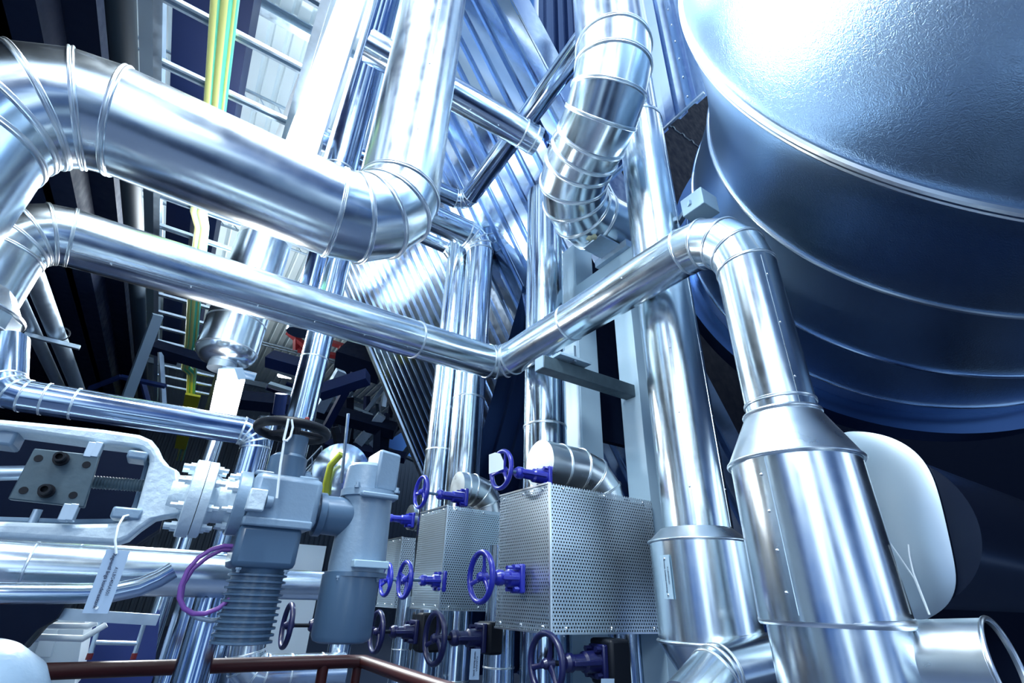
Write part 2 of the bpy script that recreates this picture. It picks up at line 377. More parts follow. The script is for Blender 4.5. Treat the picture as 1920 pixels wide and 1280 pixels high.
# ------------------------------------------------------------------ tank
ta = V((math.cos(.749), math.sin(.749), 0)); SC = 1.15
tc = CAM+V((3.119, -.583, 3.179))*SC
tank = thing('storage_tank', 'huge embossed aluminium clad horizontal tank filling the upper right', 'tank', (tc.x, tc.y, tc.z-2.3))
TP = [(-2.6, .05), (-2.58, .9), (-2.4, 1.6), (-2.0, 2.05), (-1.5, 2.28), (-.8, 2.32), (0, 2.3), (.3, 2.2), (.62, 2.09), (.95, 2.02), (1.19, 1.995), (1.5, 2.03), (1.914, 2.08), (2.4, 2.09), (2.9, 2.09), (3.35, 2.09), (3.4, .05)]
b = MB().lathe(tc, ta, TP, 160).build('shell', TANK, tank, 40)
for t, r, w in ((.0, 2.3, .030), (1.19, 1.995, .02), (1.914, 2.08, .016), (2.55, 2.09, .012)):
    MB().torus(tc+ta*(t+w*.0), ta, r+.004, w, 160, 10, .9).build('joint_band', BAND if t < 1.5 else CAS, b)
MB().torus(tc+ta*.045, ta, 2.3, .014, 160, 8).build('joint_band', BAND, b)
MB().lathe(tc, ta, [(2.75, 2.08), (2.75, 2.26), (3.0, 2.26), (3.0, 2.08)], 120).build('saddle_ring', DARKW, tank)
# ================================================================== big pipes
def legx(edge, y, r):           # x of a vertical axis at depth plane y whose right-hand silhouette passes the picture point
    v = ray(edge); v = V((v.x, v.y)); v.normalize()
    # distance of (x,y) from the ray line through the camera = r, axis on the left
    return (y*v.x - r)/v.y
x1 = legx((60, 372), 2.3, .25)
pipe('insulated_pipe', 'largest aluminium pipe crossing the upper left, turning up at its right end', 'pipe',
     [(x1, 2.3, .3), (x1, 2.3, 3.42), (.585, 2.29, 3.38), (.585, 2.29, 9.0)], .25, [1.45, 1.3], [4, 4], ALU,
     bands=((2, .47), (0, .55)), seams=((2, (-.1, -1, 0)), (1, (0, -.2, 1))))
B2 = on((940, 684), 'x', 2.25); C2 = V((2.352, 1.18, 3.60))
A2 = on((60, 424), 'y', 3.05); x2 = legx((43, 567), 3.05, .158)
A2 = V((x2, 3.05, A2.z))
p2, poly2, rs2, _ = pipe('insulated_pipe', 'bright pipe below the largest one, zigzagging from left to the right vessel', 'pipe',
     [(x2, 3.05, .4), A2, B2, C2, (2.352, 1.18, 2.35)], [.158], [1.35, 1.0, 1.75], [4, 3, 5], ALU) if False else pipe(
     'insulated_pipe', 'bright pipe below the largest one, zigzagging from left to the stepped right vessel', 'pipe',
     [(x2, 3.05, .4), A2, B2, C2, V((2.352, 1.18, on((1463, 780), 'y', 1.18).z))], .160, [1.35, 1.0, 2.25], [4, 3, 4], ALU,
     bands=((1, .73), (2, .42), (3, .93)), seams=((3, (-.55, -1, 0)), (1, (0, -.6, -.9)), (2, (-1, 0, -.25))))
# right stepped vessel under the zigzag pipe
VX, VY = 2.295, 1.17
zc0, zc1, zc2 = on((1463, 780), 'y', VY).z, on((1495, 872), 'y', VY).z, on((1548, 1165), 'y', VY).z
ves = thing('stepped_vessel', 'wide aluminium vessel with cone top and short open nozzle, right foreground', 'vessel', (VX, VY, 0))
sh_ = MB().lathe((2.352, VY, 0), Z, [(zc2-.9, .26), (zc2-.004, .26)], 72).build('lower_shell', ALU, ves, 14)
sh2 = MB().lathe((VX+.03, VY, 0), Z, [(zc2, .272), (zc1, .272)], 72).build('shell', ALU, ves, 14)
cn = MB().lathe((VX+.03, VY, 0), Z, [(zc1, .285), (zc0, .168)], 72, (False, False)).build('cone', ALB, ves, 14)
MB().torus((VX+.03, VY, zc1), Z, .28, .009, 72, 10).build('joint_band', BAND, cn); MB().torus((VX+.03, VY, zc0+.005), Z, .168, .01, 72, 10).build('joint_band', BAND, cn)
MB().torus((VX+.04, VY, zc2), Z, .268, .012, 72, 10, 1.5).build('joint_band', BAND, sh2)
va = V((-.62, -.78, 0)).normalized()
def strip(root, c, r, dirv, z0, z1, m, nr=4, wd=.035):
    dv = V(dirv).normalized(); side = Z.cross(dv); q = []
    for z in (z0, z1): q.append([V((c[0], c[1], z))+(dv*math.cos(t)+side*math.sin(t))*(r+h) for t, h in ((-wd*1.15, .0005), (-wd, .004), (wd, .004), (wd*1.15, .0005))])
    s = MB().rings(q, closed=False).build('lap_seam', m, root, 30)
    for k in range(nr): rivet(s, V((c[0], c[1], z0+(z1-z0)*(k+.5)/nr))+(dv*math.cos(wd*2)-side*math.sin(wd*2))*(r+.001), dv, .007)
strip(sh2, (VX+.03, VY), .272, (-1, -.04, 0), zc2+.02, zc1-.01, ALU)
strip(cn, (VX+.03, VY), .225, (-.8, -.5, 0), zc1+.02, zc0-.1, ALB, 1)
nz0 = on((1690, 1247), 'x', 2.46); nz1 = on((1890, 1254), 'x', 2.47)
nd = (nz1-nz0).normalized()
NL = (nz1-nz0).length; nr = .150
MB().lathe(nz0-nd*.16, nd, [(0, nr), (.16+NL-.01, nr), (.16+NL, nr-.004), (.16+NL, nr-.01), (.16+NL-.02, nr-.012), (.17, nr-.012), (.17, .01)], 64, (False, True)).build('nozzle', ALB, ves, 20)
MB().lathe(nz0, nd, [(0, nr), (0, nr+.04), (.012, nr+.04), (.012, nr)], 64, (False, False)).build('nozzle_collar', GALV, ves)
MB().lathe(nz0-nd*.16, nd, [(.16+NL-.012, nr-.0125), (.172, nr-.0125), (.171, .001)], 48, (False, True)).build('bore_shade', NAVY, ves, 30)  # dark liner: shade inside the nozzle painted as colour
MB().torus(nz1, nd, nr, .008, 64, 10).build('rim', BAND, ves)
MB().torus(nz0+nd*NL*.3, nd, nr+.002, .003, 64, 8).build('tie_wire', WHT, ves)
# centre riser
PX, PY = 2.70, 2.03
zv1, zv0, zb = on((1312, 1018), 'y', PY).z, on((1310, 992), 'y', PY).z, on((1312, 1205), 'y', PY).z
pw, _p, _r4, pobj = pipe('insulated_riser', 'tall vertical aluminium riser right of centre, widening into a jacket below', 'pipe',
     [(PX, PY, zv0-.02), (PX, PY, on((1225, 247), 'y', PY).z)], .205, m=ALU, bands=((0, .99),), seams=((0, (-.9, -.6, 0)), (0, (.25, -1, 0))))
MB().lathe((PX, PY, 0), Z, [(on((1225, 247), 'y', PY).z, .185), (9.2, .185)], 56).build('upper_run', ALU, pw, 14)
jk = MB().lathe((PX-.02, PY, 0), Z, [(zb, .283), (zv1, .283)], 72).build('jacket', ALU, pw, 14)
MB().lathe((PX-.02, PY, 0), Z, [(zv1, .293), (zv0-.005, .212)], 72, (False, False)).build('upper_cone', ALB, pw, 14)
MB().lathe((PX-.02, PY, 0), Z, [(zb-.16, .19), (zb, .293)], 72, (False, False)).build('lower_cone', ALU, pw, 14)
MB().torus((PX-.02, PY, zv1), Z, .288, .008, 72).build('joint_band', BAND, jk); MB().torus((PX-.02, PY, zb), Z, .288, .009, 72).build('joint_band', BAND, jk)
MB().lathe((PX-.02, PY, 0), Z, [(.2, .165), (zb-.15, .19)], 56).build('lower_run', ALU, pw, 14)
g, _, _, _ = pipe('branch_pipe', 'mitred branch pipe leaving the bottom of the jacketed riser', 'pipe', [on((1290, 1330), 'y', 1.75), on((1345, 1262), 'y', 1.74), on((1470, 1232), 'y', 1.72)], .12, 1.0, 2, ALU)
# thick pipe top centre
c1 = V((1.98, 1.65, 5.17)); c2 = V((2.29, 2.79, 5.0))
pipe('insulated_pipe', 'thick mitred pipe dropping from the top centre and bending to the right', 'pipe',
     [(1.975, 1.647, 9.0), c1, c2, (3.5, 2.79, 5.0)], .315, [1.75, 1.85], [4, 4], ALU, seams=((0, (-1, -.15, 0)), (1, (-1, 0, .3))), bands=((1, .5),))
# centre vertical pipe and pair behind
P, r = fit((985, 640), (1058, 640), 'Z', r=.2)
pipe('insulated_riser', 'vertical pipe in the centre behind the zigzag pipe elbow', 'pipe', [(P.x, P.y, .2), (P.x, P.y, 5.9)], .2, m=STL, bands=((0, .48),), seams=((0, (.1, -1, 0)),))
P, r = fit((868, 477), (925, 477), 'Z', y=5.2); zt = on((893, 446), 'y', 5.2).z
pipe('insulated_riser', 'right pipe of the vertical pair, elbowing left at its top', 'pipe', [(2.69, 5.2, .2), (2.69, 5.2, zt), (1.2, 5.2, zt+.02)], .2, 1.25, 4, STL, bands=((0, .6),), seams=((0, (-.5, -1, 0)),))
zt2 = on((876, 410), 'y', 5.62).z
pipe('insulated_riser', 'left pipe of the vertical pair, capped just above the elbow', 'pipe', [(2.56, 5.66, .2), (2.56, 5.66, zt2)], .175, m=STL, bands=((0, .985), (0, .43)))
zt3 = on((820, 455), 'y', 6.0).z
pipe('branch_pipe', 'slim horizontal pipe passing behind the top of the vertical pair', 'pipe', [(1.4, 6.0, zt3), (2.48, 6.0, zt3-.03), (2.7, 6.0, zt3-.25)], .1, .9, 2, STL)
# drain vessel and riser on the left
b0 = on((465, 668), 'y', 4.6); dv_ = thing('drain_vessel', 'tall round metal vessel with a domed foot above the hanging lamp', 'vessel', (0, 4.6, b0.z-.15))
P, r = fit((460, 400), (566, 400), 'Z', y=4.6)
dz = b0.z
db = MB().lathe((P.x, 4.6, 0), Z, [(dz-.12, .10), (dz-.115, r*.62), (dz-.09, r*.82), (dz-.05, r*.95), (dz, r), (dz+1.2, r)], 64).build('shell', ALU, dv_, 40)
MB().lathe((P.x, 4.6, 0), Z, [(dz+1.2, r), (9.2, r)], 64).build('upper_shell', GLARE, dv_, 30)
MB().torus((P.x, 4.6, dz), Z, r-.002, .007, 64).build('joint_band', BAND, db); MB().torus((P.x, 4.6, dz+.28), Z, r, .007, 64).build('joint_band', BAND, db)
MB().lathe((P.x, 4.6, 0), Z, [(dz-.18, .11), (dz-.12, .11)], 32).build('outlet_flange', GALV, dv_)
MB().box((P.x+.06, 4.55, dz-.26), (.06, .06, .09)).build('drain_valve', SLATE, dv_, bevel=.01)
MB().cyl((P.x+.03, 4.5, dz-.2), (P.x+.27, 4.5, dz-.21), .035).build('valve_actuator', SLATE, dv_)
MB().cyl((P.x+.13, 4.62, .3), (P.x+.13, 4.62, dz-.3), .055).build('drain_pipe', STL, dv_)
P, r = fit((567, 647), (623, 640), 'Z', y=5.5)
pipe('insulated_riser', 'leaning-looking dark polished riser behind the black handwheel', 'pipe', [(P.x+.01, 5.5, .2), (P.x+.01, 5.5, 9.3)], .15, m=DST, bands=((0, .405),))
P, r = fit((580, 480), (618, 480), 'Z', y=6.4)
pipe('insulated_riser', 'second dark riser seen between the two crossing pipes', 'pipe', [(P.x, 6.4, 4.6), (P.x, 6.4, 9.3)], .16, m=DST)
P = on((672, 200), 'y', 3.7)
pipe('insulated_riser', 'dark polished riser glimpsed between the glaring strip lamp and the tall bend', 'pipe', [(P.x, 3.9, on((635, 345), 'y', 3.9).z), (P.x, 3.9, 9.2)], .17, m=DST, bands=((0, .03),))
# crossing pipes top centre
a = on((690, 85), 'y', 2.95); bq = on((1008, 266), 'y', 2.75)
pipe('crossing_pipe', 'straight pipe running from the tall bend to the thick top pipe', 'pipe', [a, bq], .145, m=STL, bands=((0, .97), (0, .9)), seams=((0, (0, -.3, -1)),))
cc = on((872, 380), 'x', 2.09)
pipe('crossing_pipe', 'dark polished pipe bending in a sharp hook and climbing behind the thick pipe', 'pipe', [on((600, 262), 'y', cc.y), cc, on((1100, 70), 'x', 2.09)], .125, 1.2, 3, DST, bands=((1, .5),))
# ================================================================== left side pipes
y13 = 2.5
c13 = on((486, 812), 'y', y13)
pipe('small_pipe', 'slim dark polished pipe above the yoke, elbowing down beside the gearbox', 'pipe',
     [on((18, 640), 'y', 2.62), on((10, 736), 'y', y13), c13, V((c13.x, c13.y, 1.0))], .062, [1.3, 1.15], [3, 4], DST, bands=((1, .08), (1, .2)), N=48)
P, r = fit((72, 590), (112, 590), 'Y', r=.075)
sp_ = pipe('small_pipe', 'grey steel pipe slanting away under the left bend, held by a channel', 'pipe', [(P.x, P.y-1.5, P.z), (P.x, P.y+3.5, P.z)], .075, m=GALV, bands=((0, .42),), N=40)
pipe('small_pipe', 'duller steel pipe lying just left of the slanting grey one', 'pipe', [(P.x-.19, P.y-1.2, P.z-.02), (P.x-.19, P.y+3.5, P.z-.02)], .06, m=GALV, N=32)
ch = thing('pipe_hanger', 'short steel channel clamped under the slanting grey pipe', 'bracket', (P.x, P.y, P.z-.1))
pa, pb_ = on((45, 626), 'z', P.z-.1), on((150, 652), 'z', P.z-.1)
MB().bar(pa, pb_, .05, .045, up=Z).build('channel', GALV, ch, bevel=.004)
MB().torus((pa.lerp(pb_, .55))+Z*.1, Y, .08, .006, 40, 8).build('clamp_band', BLACKP, ch)
pl1, pl2 = on((0, 1058), 'y', 2.45), on((430, 1078), 'y', 2.45)
lp = pipe('horizontal_pipe', 'clad horizontal pipe behind the hanging tag', 'pipe', [pl1-X*.3, pl2], .083, m=ALU, bands=((0, .38),), seams=((0, (0, -.55, .84)),), N=48)
cpts = [on(p, 'y', 2.25) for p in ((-40, 1112), (150, 1112), (215, 1110), (262, 1100), (298, 1084), (325, 1068))]
tag(MB().tube(cpts, .03, 20).build('conduit', STL), 'thin grey conduit curving up below the clad horizontal pipe', 'conduit')
# flanged cover on the left leg of the zigzag pipe
lc = thing('flange_cover', 'faceted aluminium flange cover cut by the left picture edge', 'cover', (x2, 3.05, 2.4))
zt4 = on((30, 560), 'y', 2.9).z; 
vv = ray((53, 600)); vv = V((vv.x, vv.y)).normalized(); rc = abs((x2-.02)*vv.y-3.0*vv.x)
za, zb4, zc4 = on((10, 535), 'y', 2.9).z, on((45, 592), 'y', 2.9).z, on((45, 628), 'y', 2.9).z
MB().lathe((x2-.02, 3.0, 0), Z, [(zc4-.7, .17), (zc4-.6, rc*.8), (zc4, rc), (zb4, rc), (za, .165)], 16).build('shell', ALU, lc, 10)
for z_ in (zb4, zc4): MB().torus((x2-.02, 3.0, z_), Z, rc, .010, 40, 8).build('joint_band', BAND, lc)
MB().box((x2+.16, 2.82, zt4-.42), (.03, .03, .05)).build('toggle_latch', GALV, lc, bevel=.006)
# ================================================================== perforated valve boxes
def pbox(label, x0, x1, y0, y1, z0, z1, hp):
    r = thing('valve_guard_box', label, 'guard box', (x0, y0, z0), 'perforated valve guard boxes')
    def panel(name, a, du, dv):
        U_, V_ = (du.length/hp), (dv.length/(hp*.87)); me = bpy.data.meshes.new(name)
        L0 = WL[r.name]; c = a+(du+dv)/2
        me.from_pydata([q-c for q in (a, a+du, a+du+dv, a+dv)], [], [(0, 1, 2, 3)]); uv = me.uv_layers.new()
        for i, q in enumerate(((0, 0), (U_, 0), (U_, V_), (0, V_))): uv.data[i].uv = q
        me.materials.append(PERF); o = bpy.data.objects.new(name, me); S.collection.objects.link(o); o.parent = r; WL[o.name] = c; o.location = c-L0
        so = o.modifiers.new('sheet', 'SOLIDIFY'); so.thickness = .003; return o
    dx, dy, dz = X*(x1-x0), Y*(y1-y0), Z*(z1-z0)
    f = panel('front_panel', V((x0, y0, z0)), dx, dz); s = panel('side_panel', V((x0, y0, z0)), dy, dz)
    panel('side_panel', V((x1, y0, z0)), dy, dz); panel('back_panel', V((x0, y1, z0)), dx, dz)
    MB().box(((x0+x1)/2, (y0+y1)/2, z0+.002), ((x1-x0)/2, (y1-y0)/2, .002)).build('bottom_panel', GALV, r)
    MB().mm((x0+.035, y0+.035, z0+.03), (x1-.035, y1-.035, z1-.03)).build('shade_core', BLACKP, r)  # black filler added so the holes look dark, shade by colour
    MB().bar((x0, y0, z0), (x0, y0, z1), .014, .014, up=X).build('corner_fold', ALB, r)
    MB().box((x0, (y0+y1)/2, z1), (.012, (y1-y0)/2, .006)).build('top_fold', ALB, r); MB().box((x0, (y0+y1)/2, z0), (.012, (y1-y0)/2, .006)).build('bottom_fold', ALB, r)
    MB().box(((x0+x1)/2, y0, z0), ((x1-x0)/2, .008, .006)).build('bottom_fold', ALB, r)
    for t in (.12, .5, .9):
        rivet(f, V((x0+(x1-x0)*t, y0-.002, z0+.025)), -Y, .011, 'screw'); rivet(f, V((x0+(x1-x0)*t, y0-.002, z1-.025)), -Y, .011, 'screw')
        rivet(s, V((x0-.002, y0+(y1-y0)*t, z0+.03)), -X, .011, 'screw'); rivet(s, V((x0-.002, y0+(y1-y0)*t, z1-.03)), -X, .011, 'screw')
    return r
pbox('largest perforated metal guard box, nearest, with a blue wheel above it', 1.99, 2.955, 2.60, 3.21, 1.335, 2.19, .0225)
pbox('middle perforated guard box with a blue wheel in front of its right side', 2.11, 2.9, 4.35, 4.97, 1.405, 2.275, .0225)
pbox('smallest perforated guard box, farthest, half hidden by the grey actuator', 2.40, 3.1, 6.15, 6.75, 1.38, 2.15, .026)
# mitred pipes rising out of the boxes
def elb(label, x0, y, zc, xc, r, zb, m=ALB, g=3):
    pipe('mitred_elbow', label, 'pipe', [(x0, y, zc), (xc, y, zc), (xc, y, zb)], r, 1.5, g, m, bands=((0, .5),), group='mitred elbows above the guard boxes')
zE = on((1100, 880), 'y', 2.92).z
elb('mitred elbow dropping into the nearest guard box', 2.2, 3.0, 2.43, 2.84, .18, 2.1)
zE = on((905, 920), 'y', 4.7).z
elb('mitred elbow dropping into the middle guard box', 2.38, 4.72, zE, 2.80, .165, 2.1)
zE = on((775, 970), 'y', 6.45).z
elb('crumpled looking mitred elbow over the farthest guard box', 2.58, 6.45, zE, 2.95, .16, 2.0)
# ------------------------------------------------------------------ blue handwheel valves
def valve(label, c, R, stem, bon, m, group='blue handwheel valves', body=None, tagp=False, spin=0., d=X):
    c = V(c); r = thing('gate_valve', label, 'valve', c+d*(stem+bon), group); u, w = perp(d); u = V((0, 0, 1)); w = d.cross(u)
    hw = MB().torus(c, d, R*.9, R*.105, 56, 14, 1.15).build('handwheel', m, r)
    MB().lathe(c-d*R*.16, d, [(0, R*.10), (R*.1, R*.17), (R*.42, R*.18), (R*.5, R*.1)], 24).build('hub', m, hw)
    for k in range(3):
        a = spin+2*math.pi*k/3; e = u*math.cos(a)+w*math.sin(a); t = e.cross(d)
        q = []
        for s_, wd, th, off in ((.10, .12, .10, .10), (.35, .10, .075, .10), (.6, .085, .06, .05), (.84, .11, .07, 0)):
            cc_ = c+e*(R*s_)+d*(R*off); q.append([cc_+t*(R*wd*math.cos(2*math.pi*j/10))+d*(R*th*math.sin(2*math.pi*j/10)) for j in range(10)])
        MB().rings(q).build('spoke', m, hw)
    MB().cyl(c, c+d*(stem+.02), R*.085, 16).build('stem', BLACKP if m is not BLUE else SLATE, r)  # stem turned black where the valve's shade is painted in
    p = c+d*stem
    MB().lathe(p, d, [(0, R*.22), (.02, R*.30), (.05, R*.30), (.06, R*.24), (bon*.55, R*.26), (bon*.6, R*.34), (bon, R*.36)], 28).build('bonnet', m, r, 25)
    f = MB().box(p+d*(bon+R*.1), (R*.12, R*.42, R*.55)).build('bonnet_flange', m, r, bevel=.01)
    for sy in (-1, 1):
        for sz in (-1, 1):
            MB().lathe(p+d*(bon-R*.28)+w*(R*.28*sy)+u*(R*.4*sz), d, [(0, R*.10), (R*.2, R*.10), (R*.2, R*.07), (R*.45, R*.07)], 6).build('bolt', m, f)
    for s_ in (-1, 1): MB().bar(p+d*.03+w*(R*.34*s_), p+d*(bon*.9)+w*(R*.38*s_), R*.12, R*.16, up=u).build('yoke_arm', m, r, bevel=.004)
    if body: MB().box(p+d*(bon+R*.2+body[0]/2), (body[0]/2, body[1], body[2])).build('body', BLACKP if m is SHBLUE else m, r, bevel=.02)  # lower valves get a black body, shade put into the colour
    return r
vA = valve('blue handwheel valve with a white paper tag, above the nearest guard box', (1.795, 2.9, 2.303), .142, .12, .26, BLUE, spin=.4)
tg = thing('paper_tag', 'white torn paper tag hung on the upper blue handwheel', 'tag', (1.76, 2.85, 2.33))
tp = [on(p, 'y', 2.78) for p in ((917, 852), (928, 848), (938, 850), (944, 864), (944, 879), (931, 884), (917, 888))]
MB().prism(tp, (0, .002, 0)).build('paper', WHT, tg); 
valve('blue handwheel valve standing in front of the middle guard box', (1.665, 2.88, 1.622), .155, .1, .16, BLUE, spin=.2)
valve('blue handwheel valve above the middle guard box', (1.888, 4.5, 2.392), .160, .17, .28, BLUE, spin=.5)
q_ = on((705, 968), 'y', 6.3); valve('blue valve above the farthest guard box, wheel hidden behind the actuator', q_, .17, .16, .3, BLUE, spin=.3)
q_ = on((759, 1086), 'y', 4.4); valve('blue handwheel in front of the left face of the middle guard box', q_, .155, .14, .2, BLUE, spin=.9)
q_ = on((724, 1086), 'y', 5.6); valve('blue handwheel peeking out right of the grey actuator', q_, .17, .12, .22, BLUE, spin=.1)
q_ = on((815, 1196), 'y', 3.5); valve('shade-darkened blue handwheel below the middle guard box', q_, .165, .12, .22, SHBLUE, spin=.15, body=(.12, .1, .1), group='dark lower handwheel valves')
q_ = on((1024, 1244), 'y', 2.62); valve('dark handwheel below the nearest guard box, cut by the bottom edge', q_, .165, .13, .25, SHBLUE, spin=.3, body=(.16, .1, .12), group='dark lower handwheel valves')
q_ = on((538, 1172), 'y', 4.4); valve('dark handwheel between the finned motor and the actuator', q_, .155, .16, .2, SHBLUE, spin=.5, body=(.16, .09, .12), group='dark lower handwheel valves')
q_ = on((409, 1074), 'y', 4.3); valve('dark handwheel left of the finned motor inside the purple cable loop', q_, .145, .1, .2, SHBLUE, spin=.1, group='dark lower handwheel valves')
q_ = on((706, 1184), 'y', 4.6); valve('dark handwheel right of the foot of the grey actuator', q_, .165, .12, .2, SHBLUE, spin=.7, body=(.2, .12, .15), group='dark lower handwheel valves')
# pipes below the boxes
def vp(label, e1, e2, y, z1, m=STL, bands=(), z0=.0):
    P, r = fit(e1, e2, 'Z', y=y); pipe('drop_pipe', label, 'pipe', [(P.x, P.y, z0), (P.x, P.y, z1)], r, m=m, bands=bands, N=48, group='pipes under the guard boxes')
vp('drop pipe below the left corner of the middle guard box', (772, 1210), (822, 1210), 4.62, 1.40, bands=((0, .62),))
vp('wider drop pipe below the middle guard box behind the dark wheel', (824, 1210), (884, 1210), 4.75, 1.40, bands=((0, .6),))
vp('drop pipe between the middle and nearest guard boxes', (908, 1200), (965, 1200), 3.75, 1.9, bands=((0, .55),))
vp('dark drop pipe below the left part of the nearest guard box', (978, 1225), (1045, 1225), 2.95, 1.334, DST)
vp('bright drop pipe below the right part of the nearest guard box', (1142, 1235), (1226, 1235), 3.0, 1.334)
vp('slim pipe left of the drop pipes beside the red rail', (735, 1210), (768, 1210), 5.2, 1.5, bands=((0, .7),))
t2 = thing('hanging_tag', 'small blue-grey tag hanging under the shade-darkened blue handwheel', 'tag', on((892, 1246), 'y', 3.1))
tq = [on(p, 'y', 3.1) for p in ((884, 1216), (901, 1216), (898, 1274), (880, 1274))]
MB().prism(tq, (0, .004, 0)).build('plate', TAGM, t2)
t3 = thing('hanging_tag', 'pale tag at the bottom edge below the nearest guard box', 'tag', on((1140, 1280), 'y', 2.5))
MB().prism([on(p, 'y', 2.5) for p in ((1128, 1272), (1152, 1272), (1151, 1340), (1127, 1340))], (0, .004, 0)).build('plate', TAGM, t3)
# ------------------------------------------------------------------ lettering
def lettering(parent, body, o, ux, uy, length, name='lettering', bold=0.0):
    cu = bpy.data.curves.new(name, 'FONT'); cu.body = body; cu.size = 1; cu.offset = bold
    t = bpy.data.objects.new(name, cu); S.collection.objects.link(t); bpy.context.view_layer.update()
    me = bpy.data.meshes.new_from_object(t.evaluated_get(bpy.context.evaluated_depsgraph_get())); bpy.data.objects.remove(t); bpy.data.curves.remove(cu)
    xs = [v.co.x for v in me.vertices]; k = length/(max(xs)-min(xs)); x0 = min(xs)
    ux = V(ux).normalized(); uy = V(uy).normalized(); o = V(o)
    for v in me.vertices:
        q = o+ux*((v.co.x-x0)*k)+uy*(v.co.y*k); v.co = q
    c = sum((v.co for v in me.vertices), V((0, 0, 0)))/len(me.vertices)
    for v in me.vertices: v.co -= c
    me.materials.clear(); me.materials.append(INK); ob = bpy.data.objects.new(name, me); S.collection.objects.link(ob); ob.parent = parent; WL[ob.name] = c; ob.location = c-WL[parent.name]; return ob
def tagtext(plate, cs, lines, eps):           # cs: top-left, top-right, bottom-right, bottom-left; text runs downwards
    tl, tr, br, bl_ = cs; n = TOCAM(tl)*eps
    for (s, u0, v0, v1, bo) in lines:
        a = tl.lerp(tr, u0); b_ = bl_.lerp(br, u0); st = a.lerp(b_, v0)+n; en = a.lerp(b_, v1)+n
        lettering(plate, s, st, en-st, tr-tl, (en-st).length, bold=bo)
pl_ = bpy.data.objects[[o.name for o in t2.children][0]]
tagtext(pl_, tq, [('ventil kond. avst.', .36, .08, .9, .02), ('A1LBG40AA', .62, .24, .74, .01)], .003)
# plate on the jacket
tcx, tcy, jr = PX-.02, PY, .283
def onjacket(p):
    r_ = ray(p); ox, oy = -tcx, -tcy; A = r_.x**2+r_.y**2; B = 2*(r_.x*ox+r_.y*oy); Cc = ox*ox+oy*oy-jr*jr
    t = (-B-math.sqrt(max(0, B*B-4*A*Cc)))/(2*A); return CAM+r_*t
jc = onjacket((1252, 1082)); jn = V((jc.x-tcx, jc.y-tcy, 0)).normalized(); ju = Z.cross(jn)
jp = thing('name_plate', 'riveted white name plate with small lettering on the jacketed riser', 'plate', jc-Z*.15)
jt = on((1245, 1040), 'y', jc.y).z; jb = on((1262, 1123), 'y', jc.y).z
jq = [jc+jn*.006+ju*(s_*.033)+Z*(zz-jc.z) for s_, zz in ((-1, jt), (1, jt), (1, jb), (-1, jb))]
jpl = MB().prism(jq, jn*.004).build('plate', PALE, jp)
tagtext(jpl, [p+jn*.004 for p in jq], [('Grovavst. kondensat avledning', .36, .09, .86, .02), ('A1LBH10AA401', .68, .27, .67, .012)], .002)
for zz in (jt-.02, jb+.02): rivet(jpl, V((jc.x, jc.y, zz))+jn*.010, jn, .008, 'screw')
# ================================================================== control valve in the left foreground
y0 = 1.93
def q(px, py, dy=0.0): return on((px, py), 'y', y0+dy)
zc = 1.762
cv = thing('control_valve_yoke', 'rough white cast valve yoke with a bolted clamp plate, left foreground', 'valve', (-.2, y0, 1.55))
out = [(-60, 783), (0, 785), (78, 792), (195, 804), (262, 814), (285, 824), (298, 840), (306, 858), (318, 873), (338, 883), (345, 962), (318, 966), (293, 971), (264, 991), (240, 1011), (215, 1019), (137, 1014), (0, 1006), (-60, 1003)]
inn = [(-60, 803), (8, 804), (88, 815), (195, 830), (245, 836), (262, 839), (273, 846), (279, 856), (280, 868), (278, 876), (258, 948), (254, 958), (248, 967), (240, 973), (228, 978), (215, 981), (137, 982), (59, 979), (-60, 975)]
MB().band([q(*p, -.05) for p in out], [q(*p, -.05) for p in inn], (0, .12, 0)).build('yoke_frame', CASTW, cv, bevel=.012)
MB().band([q(*p, .05) for p in inn], [q(p[0]+(137-p[0])*.07, p[1]+(905-p[1])*.12, .05) for p in inn], (0, .03, 0)).build('inner_flange', GREY, cv, bevel=.004)
for a_, b_ in (((215, 952), (262, 978)), ((243, 848), (274, 868))):
    p0, p1 = q(*a_, -.01), q(*b_, -.01); MB().box((p0+p1)/2, (abs(p1.x-p0.x)/2, .05, abs(p1.z-p0.z)/2)).build('guide_pad', GREY, cv, bevel=.006)
cp = [q(64, 840, -.09), q(187, 853, -.09), q(158, 951, -.09), q(14, 935, -.09)]
pn = (cp[1]-cp[0]).cross(cp[3]-cp[0]).normalized()
cpl = MB().prism(cp, (0, .025, 0)).build('clamp_plate', OLDST, cv, bevel=.003)
for p in ((72, 859), (162, 871), (44, 919), (137, 928)):
    c = q(*p, -.0905); MB().lathe(c-Y*.001, Y, [(0, .0095), (.004, .0095)], 24).build('bolt_hole', BLACKP, cpl)
for p in ((115, 861), (88, 921)):
    c = q(*p, -.09); MB().lathe(c, -Y, [(0, .018), (.012, .018), (.012, .013), (.045, .013), (.045, .008), (.03, .007)], 24).build('clamp_bolt', BLACKP, cpl)
for p, s_ in (((176, 845), 1), ((130, 961), -1)):
    for k in (-1, 1): c = q(p[0]+k*6.5, p[1], -.07); MB().box(c, (.0095, .022, .022)).build('slide_block', GALV, cv, bevel=.002)
MB().cyl(q(-60, 888), q(50, 886), .020, 20).build('spindle', GALV, cv)
MB().lathe(q(165, 903), q(290, 912)-q(165, 903), sum([[(i*.0075, .017), (i*.0075+.003, .0195), (i*.0075+.006, .017)] for i in range(26)], []), 20).build('threaded_stem', OLDST, cv)
MB().cyl(q(72, 955, .05), q(58, 985, .05), .011, 14).build('guide_rod', BLUEP if False else GALV, cv)
MB().box(q(8, 820, .02), (.035, .05, .03)).build('arm_boss', GREY, cv, bevel=.008)
xa = lambda px, py: q(px, py).x
